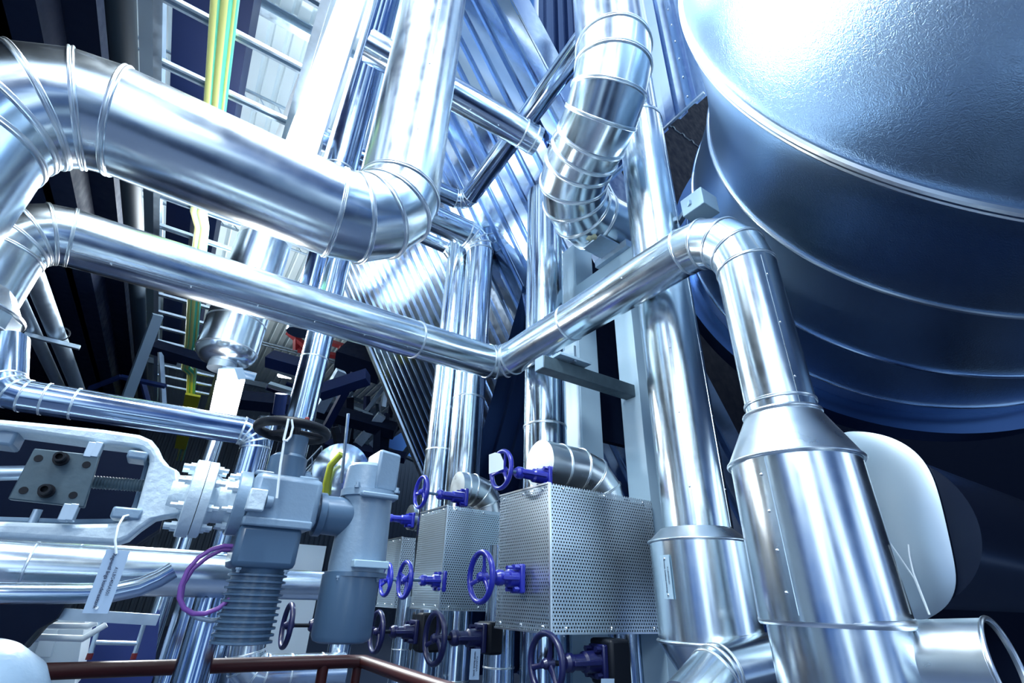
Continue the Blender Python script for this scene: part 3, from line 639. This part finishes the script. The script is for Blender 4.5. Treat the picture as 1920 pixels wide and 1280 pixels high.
MB().lathe((0, y0, zc), X, [(xa(318, 925), .062), (xa(345, 930), .066), (xa(352, 930), .075)], 40).build('neck', CASTW, cv)
# flanges, gearbox, motor, actuator: one actuator assembly bolted to the yoke
ga = thing('valve_actuator', 'slate grey motorised valve actuator with finned motor and round gearbox', 'actuator', (.28, y0, 1.35))
fx0, fxm, fx1 = xa(349, 930), xa(374, 932), xa(393, 934)
f1 = MB().lathe((0, y0, zc), X, [(fx0, .113), (fx0+.003, .119), (fxm-.001, .119)], 64).build('flange', CASTW, ga)
f2 = MB().lathe((0, y0, zc), X, [(fxm+.001, .118), (fx1-.003, .118), (fx1, .112)], 64).build('flange', CASTW, ga)
gx0, gx1 = xa(434, 944), xa(459, 948)
MB().lathe((0, y0, zc), X, [(fx1, .085), (fx1+.02, .07), (gx0-.015, .07), (gx0, .08)], 48).build('spacer', CASTW, ga)
f3 = MB().lathe((0, y0, zc), X, [(gx0, .098), (gx0+.004, .103), (gx1-.004, .103), (gx1, .098)], 64).build('flange', GREY, ga)
def hexb(par, c, d, r, L, m=GREY):
    MB().lathe(c, d, [(0, r), (L*.45, r), (L*.45, r*.6), (L, r*.6)], 6).build('bolt', m, par)
for k in range(8):
    a = math.pi*2*(k+.5)/8; e = V((0, math.cos(a), math.sin(a)))
    hexb(f1, V((fx0, y0, zc))+e*.097, -X, .013, .034, CASTW); hexb(f2, V((fx1, y0, zc))+e*.097, X, .012, .03, CASTW)
    hexb(f3, V((gx0, y0, zc))+e*.085, -X, .012, .03, CASTW)
bx1 = xa(588, 950); zt_, zb_ = q(530, 899).z, q(520, 992).z
gb = MB().mm((gx1, y0-.105, zb_), (bx1, y0+.11, zt_)).build('gearbox', GREY, ga, bevel=.022)
MB().mm((gx1-.005, y0-.115, zb_-.006), (bx1-.015, y0+.1, zb_+.022)).build('lower_lip', GREY, gb, bevel=.006)
MB().mm((gx1, y0-.05, zt_-.004), (bx1-.01, y0+.05, zt_+.014)).build('top_rib', GREY, gb, bevel=.006)
c = q(480, 938, -.11); MB().box(c, (.026, .03, .033)).build('square_boss', CASTW, gb, bevel=.004)
MB().lathe(c+X*.03, X, [(0, .02), (.02, .018)], 20).build('plug', GREY, gb)
MB().lathe(q(572, 900, 0)+Z*.0, Z, [(0, .022), (.02, .022), (.022, .016), (.03, .016)], 6).build('filler_plug', GREY, gb)
hx_ = q(537, 880).x; ztop = q(537, 853).z; zst = q(545, 833).z
MB().lathe((hx_, y0, 0), Z, [(zt_, .066), (ztop-.012, .064), (ztop, .05)], 40).build('input_housing', SLATE, ga, 40)
MB().lathe((hx_+.012, y0, 0), Z, [(ztop-.01, .04), (zst+.03, .04)], 32).build('input_neck', SLATE, ga)
hc = V((q(549, 808).x, y0, q(549, 808).z))
hwm = MB().torus(hc, Z, .121, .016, 64, 14, 1.1).build('handwheel', BLACKP, ga)
MB().lathe(hc-Z*.03, Z, [(0, .03), (.045, .028)], 24).build('hub', BLACKP, hwm)
for k in range(3):
    a = 2.2+2*math.pi*k/3; e = V((math.cos(a), math.sin(a), 0)); MB().bar(hc+e*.02, hc+e*.115, .03, .014, up=Z).build('spoke', BLACKP, hwm, bevel=.003)
MB().lathe(hc+V((.03, -.06, .01)), Z, [(0, .01), (.03, .009), (.035, .004)], 14).build('red_knob', CRED, hwm)
mx = q(497, 1020).x; zm1 = q(500, 1068).z; zm0 = q(460, 1208).z
MB().mm((mx-.098, y0-.1, zm1), (mx+.093, y0+.1, zb_+.002)).build('motor_head', SLATE, ga, bevel=.018)
my = y0; mprof = [(zm1+.004, .084)]
for i in range(11):
    z = zm1-.018-(zm1-.018-zm0-.008)*i/10; mprof += [(z+.005, .078), (z+.003, .089), (z-.003, .089), (z-.005, .078)]
mprof += [(zm0+.002, .07), (zm0, .05)]; mprof = sorted(mprof, key=lambda t: -t[0])
MB().lathe((mx+.002, my, 0), Z, mprof, 56, (True, True)).build('finned_motor', SLATE, ga, 30)
for s_ in (-.07, .07): hexb(ga, V((mx+s_, y0-.085, zm1+.0)), -Z, .009, .014, GREY)
# coupling to the round gearbox
acx = q(690, 950).x-.005
MB().lathe((0, y0, zc-.008), X, [(bx1-.01, .06), (bx1+.012, .06), (bx1+.012, .075), (bx1+.035, .075), (bx1+.035, .066), (acx-.05, .07)], 48).build('coupling', SLATE, ga, 30)
zA = q(690, 930).z; zB = q(680, 1060).z; zC = q(662, 1078).z; zD = q(648, 1204).z; zT = q(708, 856).z; zL = q(645, 872).z
ac = MB().lathe((acx, y0, 0), Z, [(zC, .098), (zB, .1), (zA-.03, .092), (zA, .092)], 56).build('round_gearbox', GREY, ga, 30)
MB().lathe((acx, y0, 0), Z, [(zA-.012, .094), (zA-.01, .104), (zA+.014, .104), (zA+.016, .09)], 56).build('cover_flange', GREY, ga, 30)
MB().lathe((acx-.012, y0, 0), Z, [(zA+.01, .088), (zL, .083), (zL+.012, .07)], 48).build('cover', GREY, ga, 40)
MB().prism([V((acx-.01, y0-.098, zA+.01)), V((acx+.09, y0-.06, zA+.01)), V((acx+.09, y0+.06, zA+.01)), V((acx-.01, y0+.06, zA+.01))], (0, 0, zT-zA)).build('terminal_box', GREY, ga, bevel=.012)
MB().mm((acx-.06, y0-.118, zA-.02), (acx+.08, y0-.085, zA-.002)).build('front_lug', GREY, ac, bevel=.005)
for s_ in (-.07, .085): hexb(ac, V((acx+s_, y0-.075, zA+.012)), Z, .011, .02)
MB().lathe((acx, y0, 0), Z, [(zC-.008, .09), (zC-.006, .109), (zC+.008, .109), (zC+.01, .098)], 56).build('lower_flange', SLATE, ga, 30)
MB().mm((acx-.05, y0-.125, zB-.012), (acx+.075, y0-.09, zB+.012)).build('rating_plate', PALE, ac, bevel=.003)
MB().lathe((acx-.015, y0, 0), Z, [(zC, .099), (zD+.02, .099), (zD+.006, .092), (zD, .078)], 56).build('motor_can', SLATE, ga, 40)
for a_ in (-.08, .06): hexb(ga, V((acx+a_, y0-.07, zC-.006)), -Z, .008, .014)
# zip tie, tag
zt0 = hc+V((-.012, -.135, 0)); zp = [on(p, 'y', y0-.135) for p in ((541, 785), (538, 800), (532, 824), (533, 826), (526, 870), (519, 934))]
zt1 = MB().tube(zp, .0042, 8).tube([on(p, 'y', y0-.138) for p in ((547, 786), (549, 800), (545, 818), (538, 826), (532, 825))], .0038, 8).build('strap', WHT)
tag(zt1, 'long white cable tie hanging from the black handwheel over the gearbox', 'cable tie'); zt1.name = 'cable_tie'
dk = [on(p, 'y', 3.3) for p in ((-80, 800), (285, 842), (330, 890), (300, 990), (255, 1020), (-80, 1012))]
tag(MB().prism(dk, (0, .3, 0)).build('blackout_sheet', NAVY), 'black sheet added for the dark seen through the cast yoke', 'panel')  # added sheet, its black stands in for the darkness behind the yoke
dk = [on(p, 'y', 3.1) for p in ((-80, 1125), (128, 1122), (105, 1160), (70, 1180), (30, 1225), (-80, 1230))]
tag(MB().prism(dk, (0, .3, 0)).build('blackout_sheet', NAVY), 'black sheet added for the dark below the conduit at the left edge', 'panel')  # another added sheet, blacking out the gap at the left edge
sl = thing('strip_lamp', 'long glaring vertical strip lamp hanging in front of the drain vessel', 'lamp', (-.02, 3.95, 5.0))
MB().mm((-.15, 3.90, 5.0), (.13, 3.99, 8.4)).build('diffuser', STRIP, sl, bevel=.01); MB().mm((-.16, 3.99, 4.98), (.14, 4.06, 8.42)).build('housing', WPAN, sl); MB().cyl((0, 4.03, 8.4), (0, 4.03, 9.5), .01, 8).build('hanger', GALV, sl)
ttg = thing('hanging_tag', 'grey engraved tag with two lines of lettering hung from the yoke', 'tag', q(200, 1090, -.12))
tl = [q(200, 1029, -.12), q(244, 1033, -.12), q(202, 1150, -.12), q(154, 1149, -.12)]
tpl = MB().prism(tl, (0, .002, 0)).build('plate', TAGM, ttg)
tagtext(tpl, tl, [('Regventil ånga kondensattank', .335, .06, .93, .022), ('A1LBG40AA501', .62, .27, .72, .008)], .003)
MB().lathe(q(181, 1139, -.121), -Y, [(0, .004), (.001, .004)], 16).build('hole', WHT, tpl)
MB().tube([q(240, 966, -.06), q(232, 968, -.10), q(222, 985, -.12), (q(216, 1012, -.125)), q(218, 1038, -.125)], .0032, 8).build('tie', WHT, ttg)
# purple cables
pc = [[(444, 1024), (420, 1023), (396, 1030), (372, 1045), (352, 1068), (339, 1098), (336, 1120), (345, 1140), (362, 1150), (385, 1150), (410, 1140), (432, 1122)],
      [(444, 1030), (415, 1031), (390, 1044), (362, 1066), (344, 1095), (340, 1122)]]
tag(MB().tube([q(*p, -.03) for p in pc[0]], .0068, 12).build('cable', PUR), 'purple cable looping from the motor head round to its fins', 'cable')
tag(MB().tube([q(*p, .01) for p in pc[1]], .0062, 12).build('cable', PUR), 'second purple cable running inside the loop of the first', 'cable')
tag(MB().tube([q(*p, .04) for p in ((352, 1146), (372, 1158), (395, 1163), (420, 1161))], .007, 12).build('cable', GALV), 'short grey conduit hose under the purple cable loop', 'cable')
# ================================================================== red railing
ra, rb = on((-60, 1243), 'y', 2.855), on((668, 1239), 'y', 2.855); rz = 1.205; ra.z = rb.z = rz
rb2 = on((820, 1288), 'z', rz)
rl = thing('guard_rail', 'dark red tubular guard rail running across the bottom edge', 'railing', (.3, 2.855, .1))
MB().tube([ra, rb-X*.05, rb+V((.03, -.03, 0)), rb2, rb2+(rb2-rb)*.8], .029, 20).build('top_rail', RED, rl, 60)
for px in (607,):
    p = on((px, 1245), 'y', 2.855); MB().cyl((p.x, 2.855, .1), (p.x, 2.855, rz), .026, 18).build('post', RED, rl)
p = on((668, 1262), 'y', 2.84); MB().cyl((p.x, 2.84, .1), (p.x, 2.84, rz), .022, 18).build('post', RED, rl)
MB().cyl((ra.x, 2.855, .1), (ra.x, 2.855, rz), .026, 18).build('post', RED, rl)
# bottom left things
gcv = at((-95, 1335), 1.12)
gv = thing('valve_bonnet', 'pale grey rounded casting cut by the bottom left corner', 'valve', gcv-Z*.3)
MB().lathe(gcv, V((.1, -.25, 1)), [(-.4, .186), (-.02, .186), (.03, .178), (.09, .14), (.13, .08), (.145, .01)], 64).build('dome', GREY, gv, 60)
MB().lathe(gcv-Z*.25, Z, [(-.05, .1), (0, .2), (.03, .2)], 48).build('foot_flange', GREY, gv)
vp2 = lambda lab, e1, e2, y, z1, m=DST, bands=(): (lambda P, r: pipe('floor_pipe', lab, 'pipe', [(P.x, P.y, 0), (P.x, P.y, z1)], r, m=m, bands=bands, N=48))(*fit(e1, e2, 'Z', y=y))
vp2('leftmost dark chrome pipe behind the purple cable loop', (308, 1200), (360, 1200), 3.6, 1.62)
vp2('middle dark chrome pipe behind the purple cable loop', (356, 1200), (398, 1200), 3.9, 1.55, STL)
vp2('right dark chrome pipe behind the finned motor', (394, 1200), (432, 1200), 4.2, 1.55)
zq = on((480, 1265), 'y', 3.6).z
pipe('floor_pipe', 'pipe bend under the finned motor below the red rail', 'pipe', [(on((450, 1225), 'y', 3.6).x, 3.6, 1.5), (on((455, 1265), 'y', 3.6).x, 3.6, zq), (on((640, 1268), 'y', 3.6).x, 3.6, zq)], .1, 1.2, 3, ALU, bands=((1, .3), (1, .7)))
vp2('pipe standing below the grey actuator behind the red rail', (612, 1230), (655, 1230), 3.8, 1.45, STL)
zw = on((560, 1090), 'y', 6).z
pipe('horizontal_pipe', 'clad horizontal pipe seen between motor and actuator', 'pipe', [on((380, 1090), 'y', 6), on((612, 1098), 'y', 6)], .14, m=ALU, N=48)
cb = thing('cabinet', 'white sheet metal cabinet behind the lower left corner', 'cabinet', on((100, 1230), 'y', 3.6))
A = [on(p, 'y', 3.6) for p in ((72, 1160), (160, 1160), (138, 1290), (25, 1290))]
MB().prism(A, (0, .5, 0)).build('body', WPAN, cb); B_ = [on(p, 'y', 3.57) for p in ((84, 1168), (112, 1168), (95, 1232), (62, 1232))]
MB().prism(B_, (0, .025, 0)).build('door', WPAN, cb, bevel=.003)
for p in ((72, 1172), (66, 1194)): MB().box(on(p, 'y', 3.55), (.02, .015, .02)).build('hinge', GALV, cb)
tag(MB().prism([on(p, 'y', 4.2) for p in ((165, 1150), (300, 1150), (285, 1300), (130, 1300))], (0, .05, 0)).build('blue_panel', BLUEP), 'flat dark blue panel right of the white cabinet', 'panel')
for i, (p0, p1, p2_) in enumerate((((75, 1173), (165, 1174), (182, 1166)), ((72, 1194), (155, 1197), (200, 1170)))):
    tag(MB().tube([on(p, 'y', 3.45) for p in (p0, p1, p2_)], .014, 12).build('white_conduit', WHT), ['upper thin white conduit crossing the cabinet front', 'lower bent white conduit crossing the cabinet front'][i], 'conduit')
tr = thing('cable_channel', 'grey metal channel below the hanging tag', 'channel', on((200, 1155), 'y', 3.2))
MB().bar(on((108, 1150), 'y', 3.2), on((296, 1162), 'y', 3.2), .05, .045, up=Z).build('channel', GALV, tr)
ld = thing('hanger_stand', 'thin galvanised frame hanging in front of the blue panel', 'frame', on((215, 1220), 'y', 3.9))
for a_, b_ in (((188, 1165), (170, 1224)), ((270, 1170), (253, 1224)), ((178, 1204), (258, 1206))): MB().cyl(on(a_, 'y', 3.9), on(b_, 'y', 3.9), .012, 10).build('rod', GALV, ld)
for p in ((170, 1224), (253, 1224)): MB().cyl(on(p, 'y', 3.9), on(p, 'y', 3.9)-Z*.03, .015, 10).build('red_cap', CRED, ld)
# ================================================================== cable ladder and cables
lz = 5.8
lx0, lx1 = on((297, 60), 'z', lz).x, on((548, 215), 'z', lz).x
la = thing('cable_ladder', 'galvanised cable ladder receding under the roof at upper left', 'cable ladder', (lx0, 2.4, lz))
MB().bar((lx0, 2.2, lz+.03), (lx0, 15, lz+.03), .07, .1, up=Z).build('side_rail', GALV, la); MB().bar((lx1, 2.2, lz+.03), (lx1, 15, lz+.03), .07, .1, up=Z).build('side_rail', GALV, la)
yr = on((300, 116), 'z', lz).y; st_ = yr-on((292, -14), 'z', lz).y
for k in range(-2, 15):
    y = yr+st_*k; rg = MB().box((.5*(lx0+lx1), y-.03, lz), (.5*(lx1-lx0), .012, .02)).box((.5*(lx0+lx1), y+.03, lz), (.5*(lx1-lx0), .012, .02)).box((.5*(lx0+lx1), y, lz+.018), (.5*(lx1-lx0), .03, .004)).build('rung', GALV, la)
def cable(lab, pxs, z, r):
    P = [on(p, 'z', z) for p in pxs]; b = MB(); rs, _ = sweep(P, r, 16); n = 16
    b.rings(rs); k = 0; f = []
    for i in range(len(P)-1):
        for j in range(n): f.append(1 if (j % 8) in (0, 1, 2) else 0)
    b.mi = f+[0, 0]
    c = b.build('earth_cable', [YEL, GRN]); tag(c, lab, 'cable', 'yellow and green earth cables')
    return c
cz = lz-.07
cable('left thick yellow and green cable strapped to the ladder', [(409, -40), (395, 150), (383, 300), (364, 396), (372, 425), (366, 470), (357, 560), (352, 640), (344, 690), (355, 700), (352, 760), (341, 830), (333, 862)], cz, .045)
cable('middle thick yellow and green cable strapped to the ladder', [(430, -40), (411, 150), (398, 300), (377, 396), (384, 425), (376, 470), (366, 560), (360, 640), (352, 688), (362, 698), (359, 760), (349, 830), (341, 862)], cz, .052)
cable('thin yellow cable right of the two thick ones', [(447, -40), (425, 150), (408, 300), (384, 400), (388, 425), (384, 470), (374, 560), (368, 640), (366, 700), (360, 790)], cz, .028)
tag(MB().bar(on((362, 740), 'z', 5.4), on((338, 840), 'z', 5.4), .3, .05, up=Z).build('yellow_strip', YELL), 'bright yellow strip below the cables near the lamp', 'strip')
# navy ducts over the ladder, dark beam to the left
for lab, e0, e1, z in (('navy duct above the left half of the cable ladder', (322, 60), (392, 60), 7.2), ('navy duct above the right half of the cable ladder', (424, 60), (466, 60), 7.2)):
    a_, b_ = on(e0, 'z', z), on(e1, 'z', z); tag(MB().mm((a_.x, 2.0, z), (b_.x, 16, z+.5)).build('air_duct', DUCTM), lab, 'duct')
P, r = fit((200, 60), (258, 60), 'Y', r=.085); tag(MB().cyl((P.x, .8, P.z), (P.x, 13, P.z), .085, 40).build('dark_pipe', mat('dark_olive_paint', (.010, .018, .028), .6, spec=.1)), 'thick dark painted pipe running overhead left of the ladder', 'pipe')
a_ = on((268, 100), 'z', 6.9); tag(MB().mm((on((261, 100), 'z', 6.9).x, 2.0, 6.9), (on((289, 100), 'z', 6.9).x, 14, 6.95)).build('louvred_strip', mat('louvre_metal', (.08, .11, .15), .5, .0)), 'light louvred metal strip between dark pipe and ladder', 'louvre')
for i, (px0, px1) in enumerate(((20, 45), (75, 115))):
    P = on((px0, 70), 'z', 4.9); tag(MB().mm((P.x-.12, .5, 4.7), (P.x+.12, 12, 4.98)).build('steel_beam', NAVY), ['dark overhead beam at the left picture edge', 'dark overhead beam above the top left elbow'][i], 'beam')
a_ = on((95, 60), 'y', 4.5); tag(MB().box(a_, (.6, .05, .14)).build('steel_beam', DUCTM), 'short navy cross beam above the top left elbow', 'beam')
for i, px in enumerate((92, 103)): tag(MB().cyl(on((px-6, 48), 'y', 5), on((px+8, 112), 'y', 5), .03, 10).build('hanger_rod', GALV), ['left thin light rod above the top left elbow', 'right thin light rod above the top left elbow'][i], 'rod')
# ================================================================== supports
fr = thing('support_frame', 'pale grey steel portal frame carrying the zigzag pipe behind the riser', 'frame', (2.98, 3, 0))
xb = 2.97
MB().mm((xb, 2.62, .1), (xb+.14, 2.84, 4.42)).build('column', PALE, fr, bevel=.004)
yf = on((1073, 700), 'x', xb).y; ya = on((1060, 720), 'x', xb).y; yb_ = on((1088, 720), 'x', xb).y
MB().mm((xb, min(ya, yb_), .1), (xb+.26, max(ya, yb_), 5.2)).build('column', PALE, fr, bevel=.004)
MB().mm((xb, 2.4, 4.42), (xb+.14, 3.95, 4.60)).build('cross_beam', PALE, fr, bevel=.004)
MB().mm((xb-.05, 2.55, 4.60), (xb+.16, 3.0, 4.68)).build('bearing_plate', GALV, fr)
sh3 = thing('pipe_shoe', 'square steel bracket arm with a plate under the zigzag pipe', 'bracket', (2.1, 2.75, 3.1))
a1, a2 = on((1012, 676), 'y', 2.72), V((xb, 2.72, on((1195, 740), 'y', 2.72).z)); a1.z = a2.z
MB().bar(a1, a2, .11, .11, up=Z).build('arm', OLDST, sh3, bevel=.006)
MB().box(a1-X*.005, (.004, .05, .05)).build('end_cap', PALE, sh3)
MB().box((2.27, 2.72, a1.z+.085), (.16, .11, .012)).build('shoe_plate', PALE, sh3, bevel=.003)
MB().box((2.27, 2.72, a1.z+.13), (.012, .1, .07)).build('web', GALV, sh3)
MB().lathe((2.27, 2.84, a1.z+.17), Y, [(0, .01), (.02, .022), (.05, .026), (.07, .008)], 9).build('wool_tuft', WOOL, sh3)
pb1 = thing('pipe_shoe', 'flat steel shoe plate under the thick bent pipe with mineral wool showing', 'bracket', (2.6, 2.72, 4.6))
pp = [on(p, 'z', 4.66) for p in ((1093, 466), (1126, 441), (1168, 463), (1135, 489))]
MB().prism(pp, (0, 0, .02)).build('plate', GALV, pb1, bevel=.003)
MB().lathe(on((1100, 448), 'y', 2.6), V((1, -.3, .6)), [(0, .01), (.03, .028), (.06, .02), (.10, .03), (.12, .01)], 9).build('wool_tuft', WOOL, pb1)
jb_ = at((1312, 388), 3.9); jbx = thing('junction_box', 'light grey box fixed to the right side of the centre riser', 'box', jb_)
MB().box(jb_, (.10, .10, .085)).build('housing', PALE, jbx, bevel=.006); MB().bar(jb_-X*.1, V((PX+.2, PY, jb_.z)), .04, .04).build('mounting_arm', GALV, jbx)
# end shield and dark duct on the right
so = [(1560, 812), (1600, 807), (1640, 811), (1680, 822), (1718, 845), (1745, 880), (1762, 930), (1778, 1000), (1791, 1060), (1794, 1095), (1785, 1125), (1762, 1150), (1700, 1180), (1600, 1180), (1540, 1100), (1530, 900)]
xs_ = 3.35
oc = [on(p, 'x', xs_) for p in so]; cc_ = on((1660, 985), 'x', xs_)
MB_ = MB().rings([[cc_+(p-cc_)*k-X*(.03*(1-k**4)) for p in oc] for k in (1, .985, .95, .9, .82, .7, .55, .38, .2, .05)], caps=(False, True)).build('sheet', SATIN, ang=60)
sd_ = MB_.modifiers.new('smooth', 'SUBSURF'); sd_.levels = sd_.render_levels = 2; so_ = MB_.modifiers.new('thick', 'SOLIDIFY'); so_.thickness = .008
MB_.name = 'end_shield'; tag(MB_, 'large pale rounded end sheet behind the stepped vessel', 'sheet')
c_ = on((1690, 985), 'x', xs_); P, r = fit((1730, 838), (1730, 1180), 'X', r=.5)
dcy = on((1660, 985), 'x', xs_+.02); rr_ = abs(on((1690, 830), 'x', xs_+.02).z-dcy.z)
dm = mat('dark_glossy_navy', (.008, .014, .035), .25, .3)
tag(MB().cyl((xs_+.02, dcy.y, dcy.z), (xs_+4, dcy.y, dcy.z), rr_*.95, 64).build('dark_duct', dm), 'large dark cylindrical duct behind the pale end sheet', 'duct')
tw = [on(p, 'x', 2.5) for p in ((1742, 1152), (1738, 1142), (1715, 1085), (1688, 1045), (1663, 1010))]
tag(MB().tube(tw, .003, 6).build('tie_wire', WHT), 'longer white tie wire end standing up from the open nozzle', 'wire', 'tie wire ends')
tag(MB().tube([on(p, 'x', 2.49) for p in ((1743, 1152), (1730, 1118), (1712, 1072), (1705, 1040), (1703, 1020))], .003, 6).build('tie_wire', WHT), 'shorter white tie wire end curling up from the open nozzle', 'wire', 'tie wire ends')
# ================================================================== hanging lamp and far hall
lc_ = at((419, 750), 3.9)
lm = thing('hall_lamp', 'glaring white box lamp hanging below the drain vessel', 'lamp', lc_)
ax_ = (X, Y, Z); ld0 = [at(p, 3.9) for p in ((405, 714), (447, 713), (428, 788), (391, 780))]
MB().prism(ld0, fwd*.10).build('diffuser', LAMP, lm); MB().prism([at(p, 3.9) for p in ((409, 690), (440, 690), (447, 712), (405, 713))], fwd*.12).build('housing', GREY, lm, bevel=.005)
pt = bpy.data.lights.new('lamp_glow', 'POINT'); pt.energy = 60; pt.shadow_soft_size = .15; po = bpy.data.objects.new('lamp_glow', pt); S.collection.objects.link(po); po.location = lc_-fwd*.25
for lab, p0, p1, d_, w_ in (('small far ceiling lamp glowing beyond the drain vessel', (522, 703), (545, 706), 13, .10), ('tiny far lamp low between the struts', (690, 640), (700, 643), 16, .1)):
    a_, b_ = at(p0, d_), at(p1, d_); l2 = thing('far_lamp', lab, 'lamp', a_); MB().bar(a_, b_, .12, .08, up=Z).build('diffuser', LAMP, l2); MB().bar(a_+Z*.08, b_+Z*.08, .16, .06, up=Z).build('housing', GALV, l2)
SB = [  # far hall steelwork: label, from, to, distance, width, material
 ('diagonal dark strut crossing behind the left pipes', (296, 590), (236, 752), 6.0, .11, DARKG), ('horizontal member under the ladder cables', (288, 650), (420, 690), 8.5, .22, NAVY),
 ('bent light frame below the black opening, left half', (168, 728), (226, 706), 7.0, .06, DUCTM), ('bent light frame below the black opening, right half', (226, 706), (310, 724), 7.0, .06, DUCTM),
 ('vertical post under the ladder end', (301, 660), (308, 770), 8.4, .07, GALV), ('short leg below the bent frame', (268, 718), (282, 770), 7.2, .06, DUCTM),
 ('broad navy beam right of the dark riser', (600, 735), (690, 706), 9.0, .26, DUCTM), ('navy cross beam above the handwheel', (440, 748), (560, 760), 9.5, .3, NAVY),
 ('steep strut right of the dark riser, front', (598, 770), (640, 695), 10, .2, GALV), ('steep strut right of the dark riser, behind', (612, 800), (665, 700), 11, .16, DUCTM),
 ('long girder across the far hall', (600, 768), (742, 808), 12, .35, NAVY), ('lower far girder above the actuator', (612, 832), (760, 858), 13, .25, DUCTM),
 ('far post left in the hall', (652, 745), (650, 870), 13, .25, NAVY), ('far post in the middle of the hall', (688, 742), (686, 840), 14, .15, DUCTM), ('far post right beside the hopper', (716, 800), (712, 880), 12, .3, NAVY),
 ('far inclined strut near the hopper edge', (672, 830), (716, 778), 12, .22, GALV), ('second far inclined strut near the hopper edge', (698, 835), (735, 800), 12.5, .2, GALV),
 ('thin hanger rod over the grey actuator', (653, 775), (640, 905), 7, .035, GALV), ('dark bracket beneath the far girder', (628, 800), (640, 860), 9, .12, BLACKP),
 ('upper dark girder under the zigzag pipe', (640, 665), (720, 690), 12, .7, NAVY), ('slim light bar below the far lamp', (510, 690), (560, 706), 12, .14, GALV),
 ('second slim bar below the far lamp', (505, 720), (570, 740), 12, .12, GALV), ('navy girder beyond the drain vessel', (505, 672), (570, 690), 11, .35, DUCTM)]
for lab, p0, p1, d_, w_, m_ in SB:
    a_, b_ = at(p0, d_), at(p1, d_); tag(MB().bar(a_, b_, w_, w_*.8, up=V((.2, -.9, .4))).build('steel_strut', m_), lab, 'beam', 'steelwork in the far hall')
rnd = random.Random(5)
for k in range(34):
    a_ = (rnd.uniform(612, 752), rnd.uniform(700, 872)); dd = rnd.uniform(12, 20); dx = rnd.choice(((60, 26), (44, 18), (6, -44), (4, 40), (34, -46), (-4, 26)))
    if a_[0]+dx[0] > 690+(a_[1]+dx[1]-690)*.5+60: continue
    tag(MB().bar(at(a_, dd), at((a_[0]+dx[0], a_[1]+dx[1]), dd*1.02), rnd.uniform(.06, .2), .1, up=V((.2, -.9, .4))).build('hall_member', rnd.choice((DARKG, DARKG, GALV, NAVY, DUCTM))), 'thin steel member in the cluttered far hall left of the hopper edge', 'beam', 'cluttered members of the far hall')
for k in range(14):
    a_ = (rnd.uniform(500, 560), rnd.uniform(680, 790)); dd = rnd.uniform(11, 17); dx = rnd.choice(((50, 18), (36, 12), (4, 24)))
    tag(MB().bar(at(a_, dd), at((a_[0]+dx[0], a_[1]+dx[1]), dd*1.02), rnd.uniform(.05, .16), .1, up=V((.2, -.9, .4))).build('hall_member', rnd.choice((DARKG, GALV, DUCTM, PALE))), 'thin steel member between the hanging lamp and the dark riser', 'beam', 'members behind the black handwheel')
# red crane girder
cg = thing('crane_girder', 'red crane girder glimpsed between the crossing pipes', 'crane', at((600, 655), 14))
for p0, p1 in (((540, 622), (575, 650)), ((552, 620), (652, 652)), ((560, 655), (660, 672)), ((556, 622), (556, 656)), ((640, 646), (640, 668))): MB().bar(at(p0, 14), at(p1, 14), .16, .12, up=V((.2, -.9, .4))).build('member', CRED, cg)
# far staircase and platform
stc = thing('far_stairs', 'small grey stairway with handrail right of the gearbox', 'stairs', at((590, 900), 9))
MB().bar(at((566, 902), 9), at((603, 862), 9), .05, .12, up=Z).build('stringer', GALV, stc); MB().bar(at((598, 905), 9.6), at((632, 870), 9.6), .05, .12, up=Z).build('stringer', GALV, stc)
for k in range(7):
    t = k/6; a_ = at((568+36*t, 900-38*t), 9); MB().bar(a_, a_+X*.55+Y*.05, .14, .03, up=Z).build('tread', DUCTM, stc)
for a_, b_ in (((565, 876), (604, 836)), ((566, 888), (604, 850)), ((566, 902), (565, 876)), ((585, 882), (585, 856)), ((604, 862), (604, 836))): MB().cyl(at(a_, 9), at(b_, 9), .014, 8).build('handrail', GALV, stc)
tag(MB().lathe(at((640, 880), 7.5), V((.2, 1, .1)), [(0, .02), (.05, .3), (.1, .42), (.3, .42)], 40).build('round_cover', STL), 'round metal dish rim behind the actuator cap', 'cover')
tag(MB().tube([at(p, 7.2) for p in ((640, 850), (620, 872), (612, 905), (610, 940))], .05, 12).build('yellow_hose', mat('olive_hose', (.30, .33, .03), .5)), 'olive yellow ribbed hose left of the actuator cap', 'hose')
tag(MB().cyl(at((522, 776), 5.4), at((528, 738), 5.4), .065, 24).build('strut_buffer', DUCTM), 'short navy cylinder standing above the black handwheel', 'buffer')
P, r = fit((404, 1010), (440, 1010), 'Z', y=6.5); tag(MB().cyl((P.x+.1, 6.5, .2), (P.x+.1, 6.5, 3.4), .12, 32).build('steel_post', STL), 'bright post between lamp and gearbox flanges', 'post')
tag(MB().mm((-1.9, 4.2, .9), (-.3, 5.6, 1.0)).build('grating_platform', NAVY), 'dark platform behind the yoke', 'platform')
tag(MB().mm((1.0, 9, .0), (2.2, 9.4, 2.2)).build('white_cabinet', WPAN), 'white cabinet far behind between motor and actuator', 'cabinet')
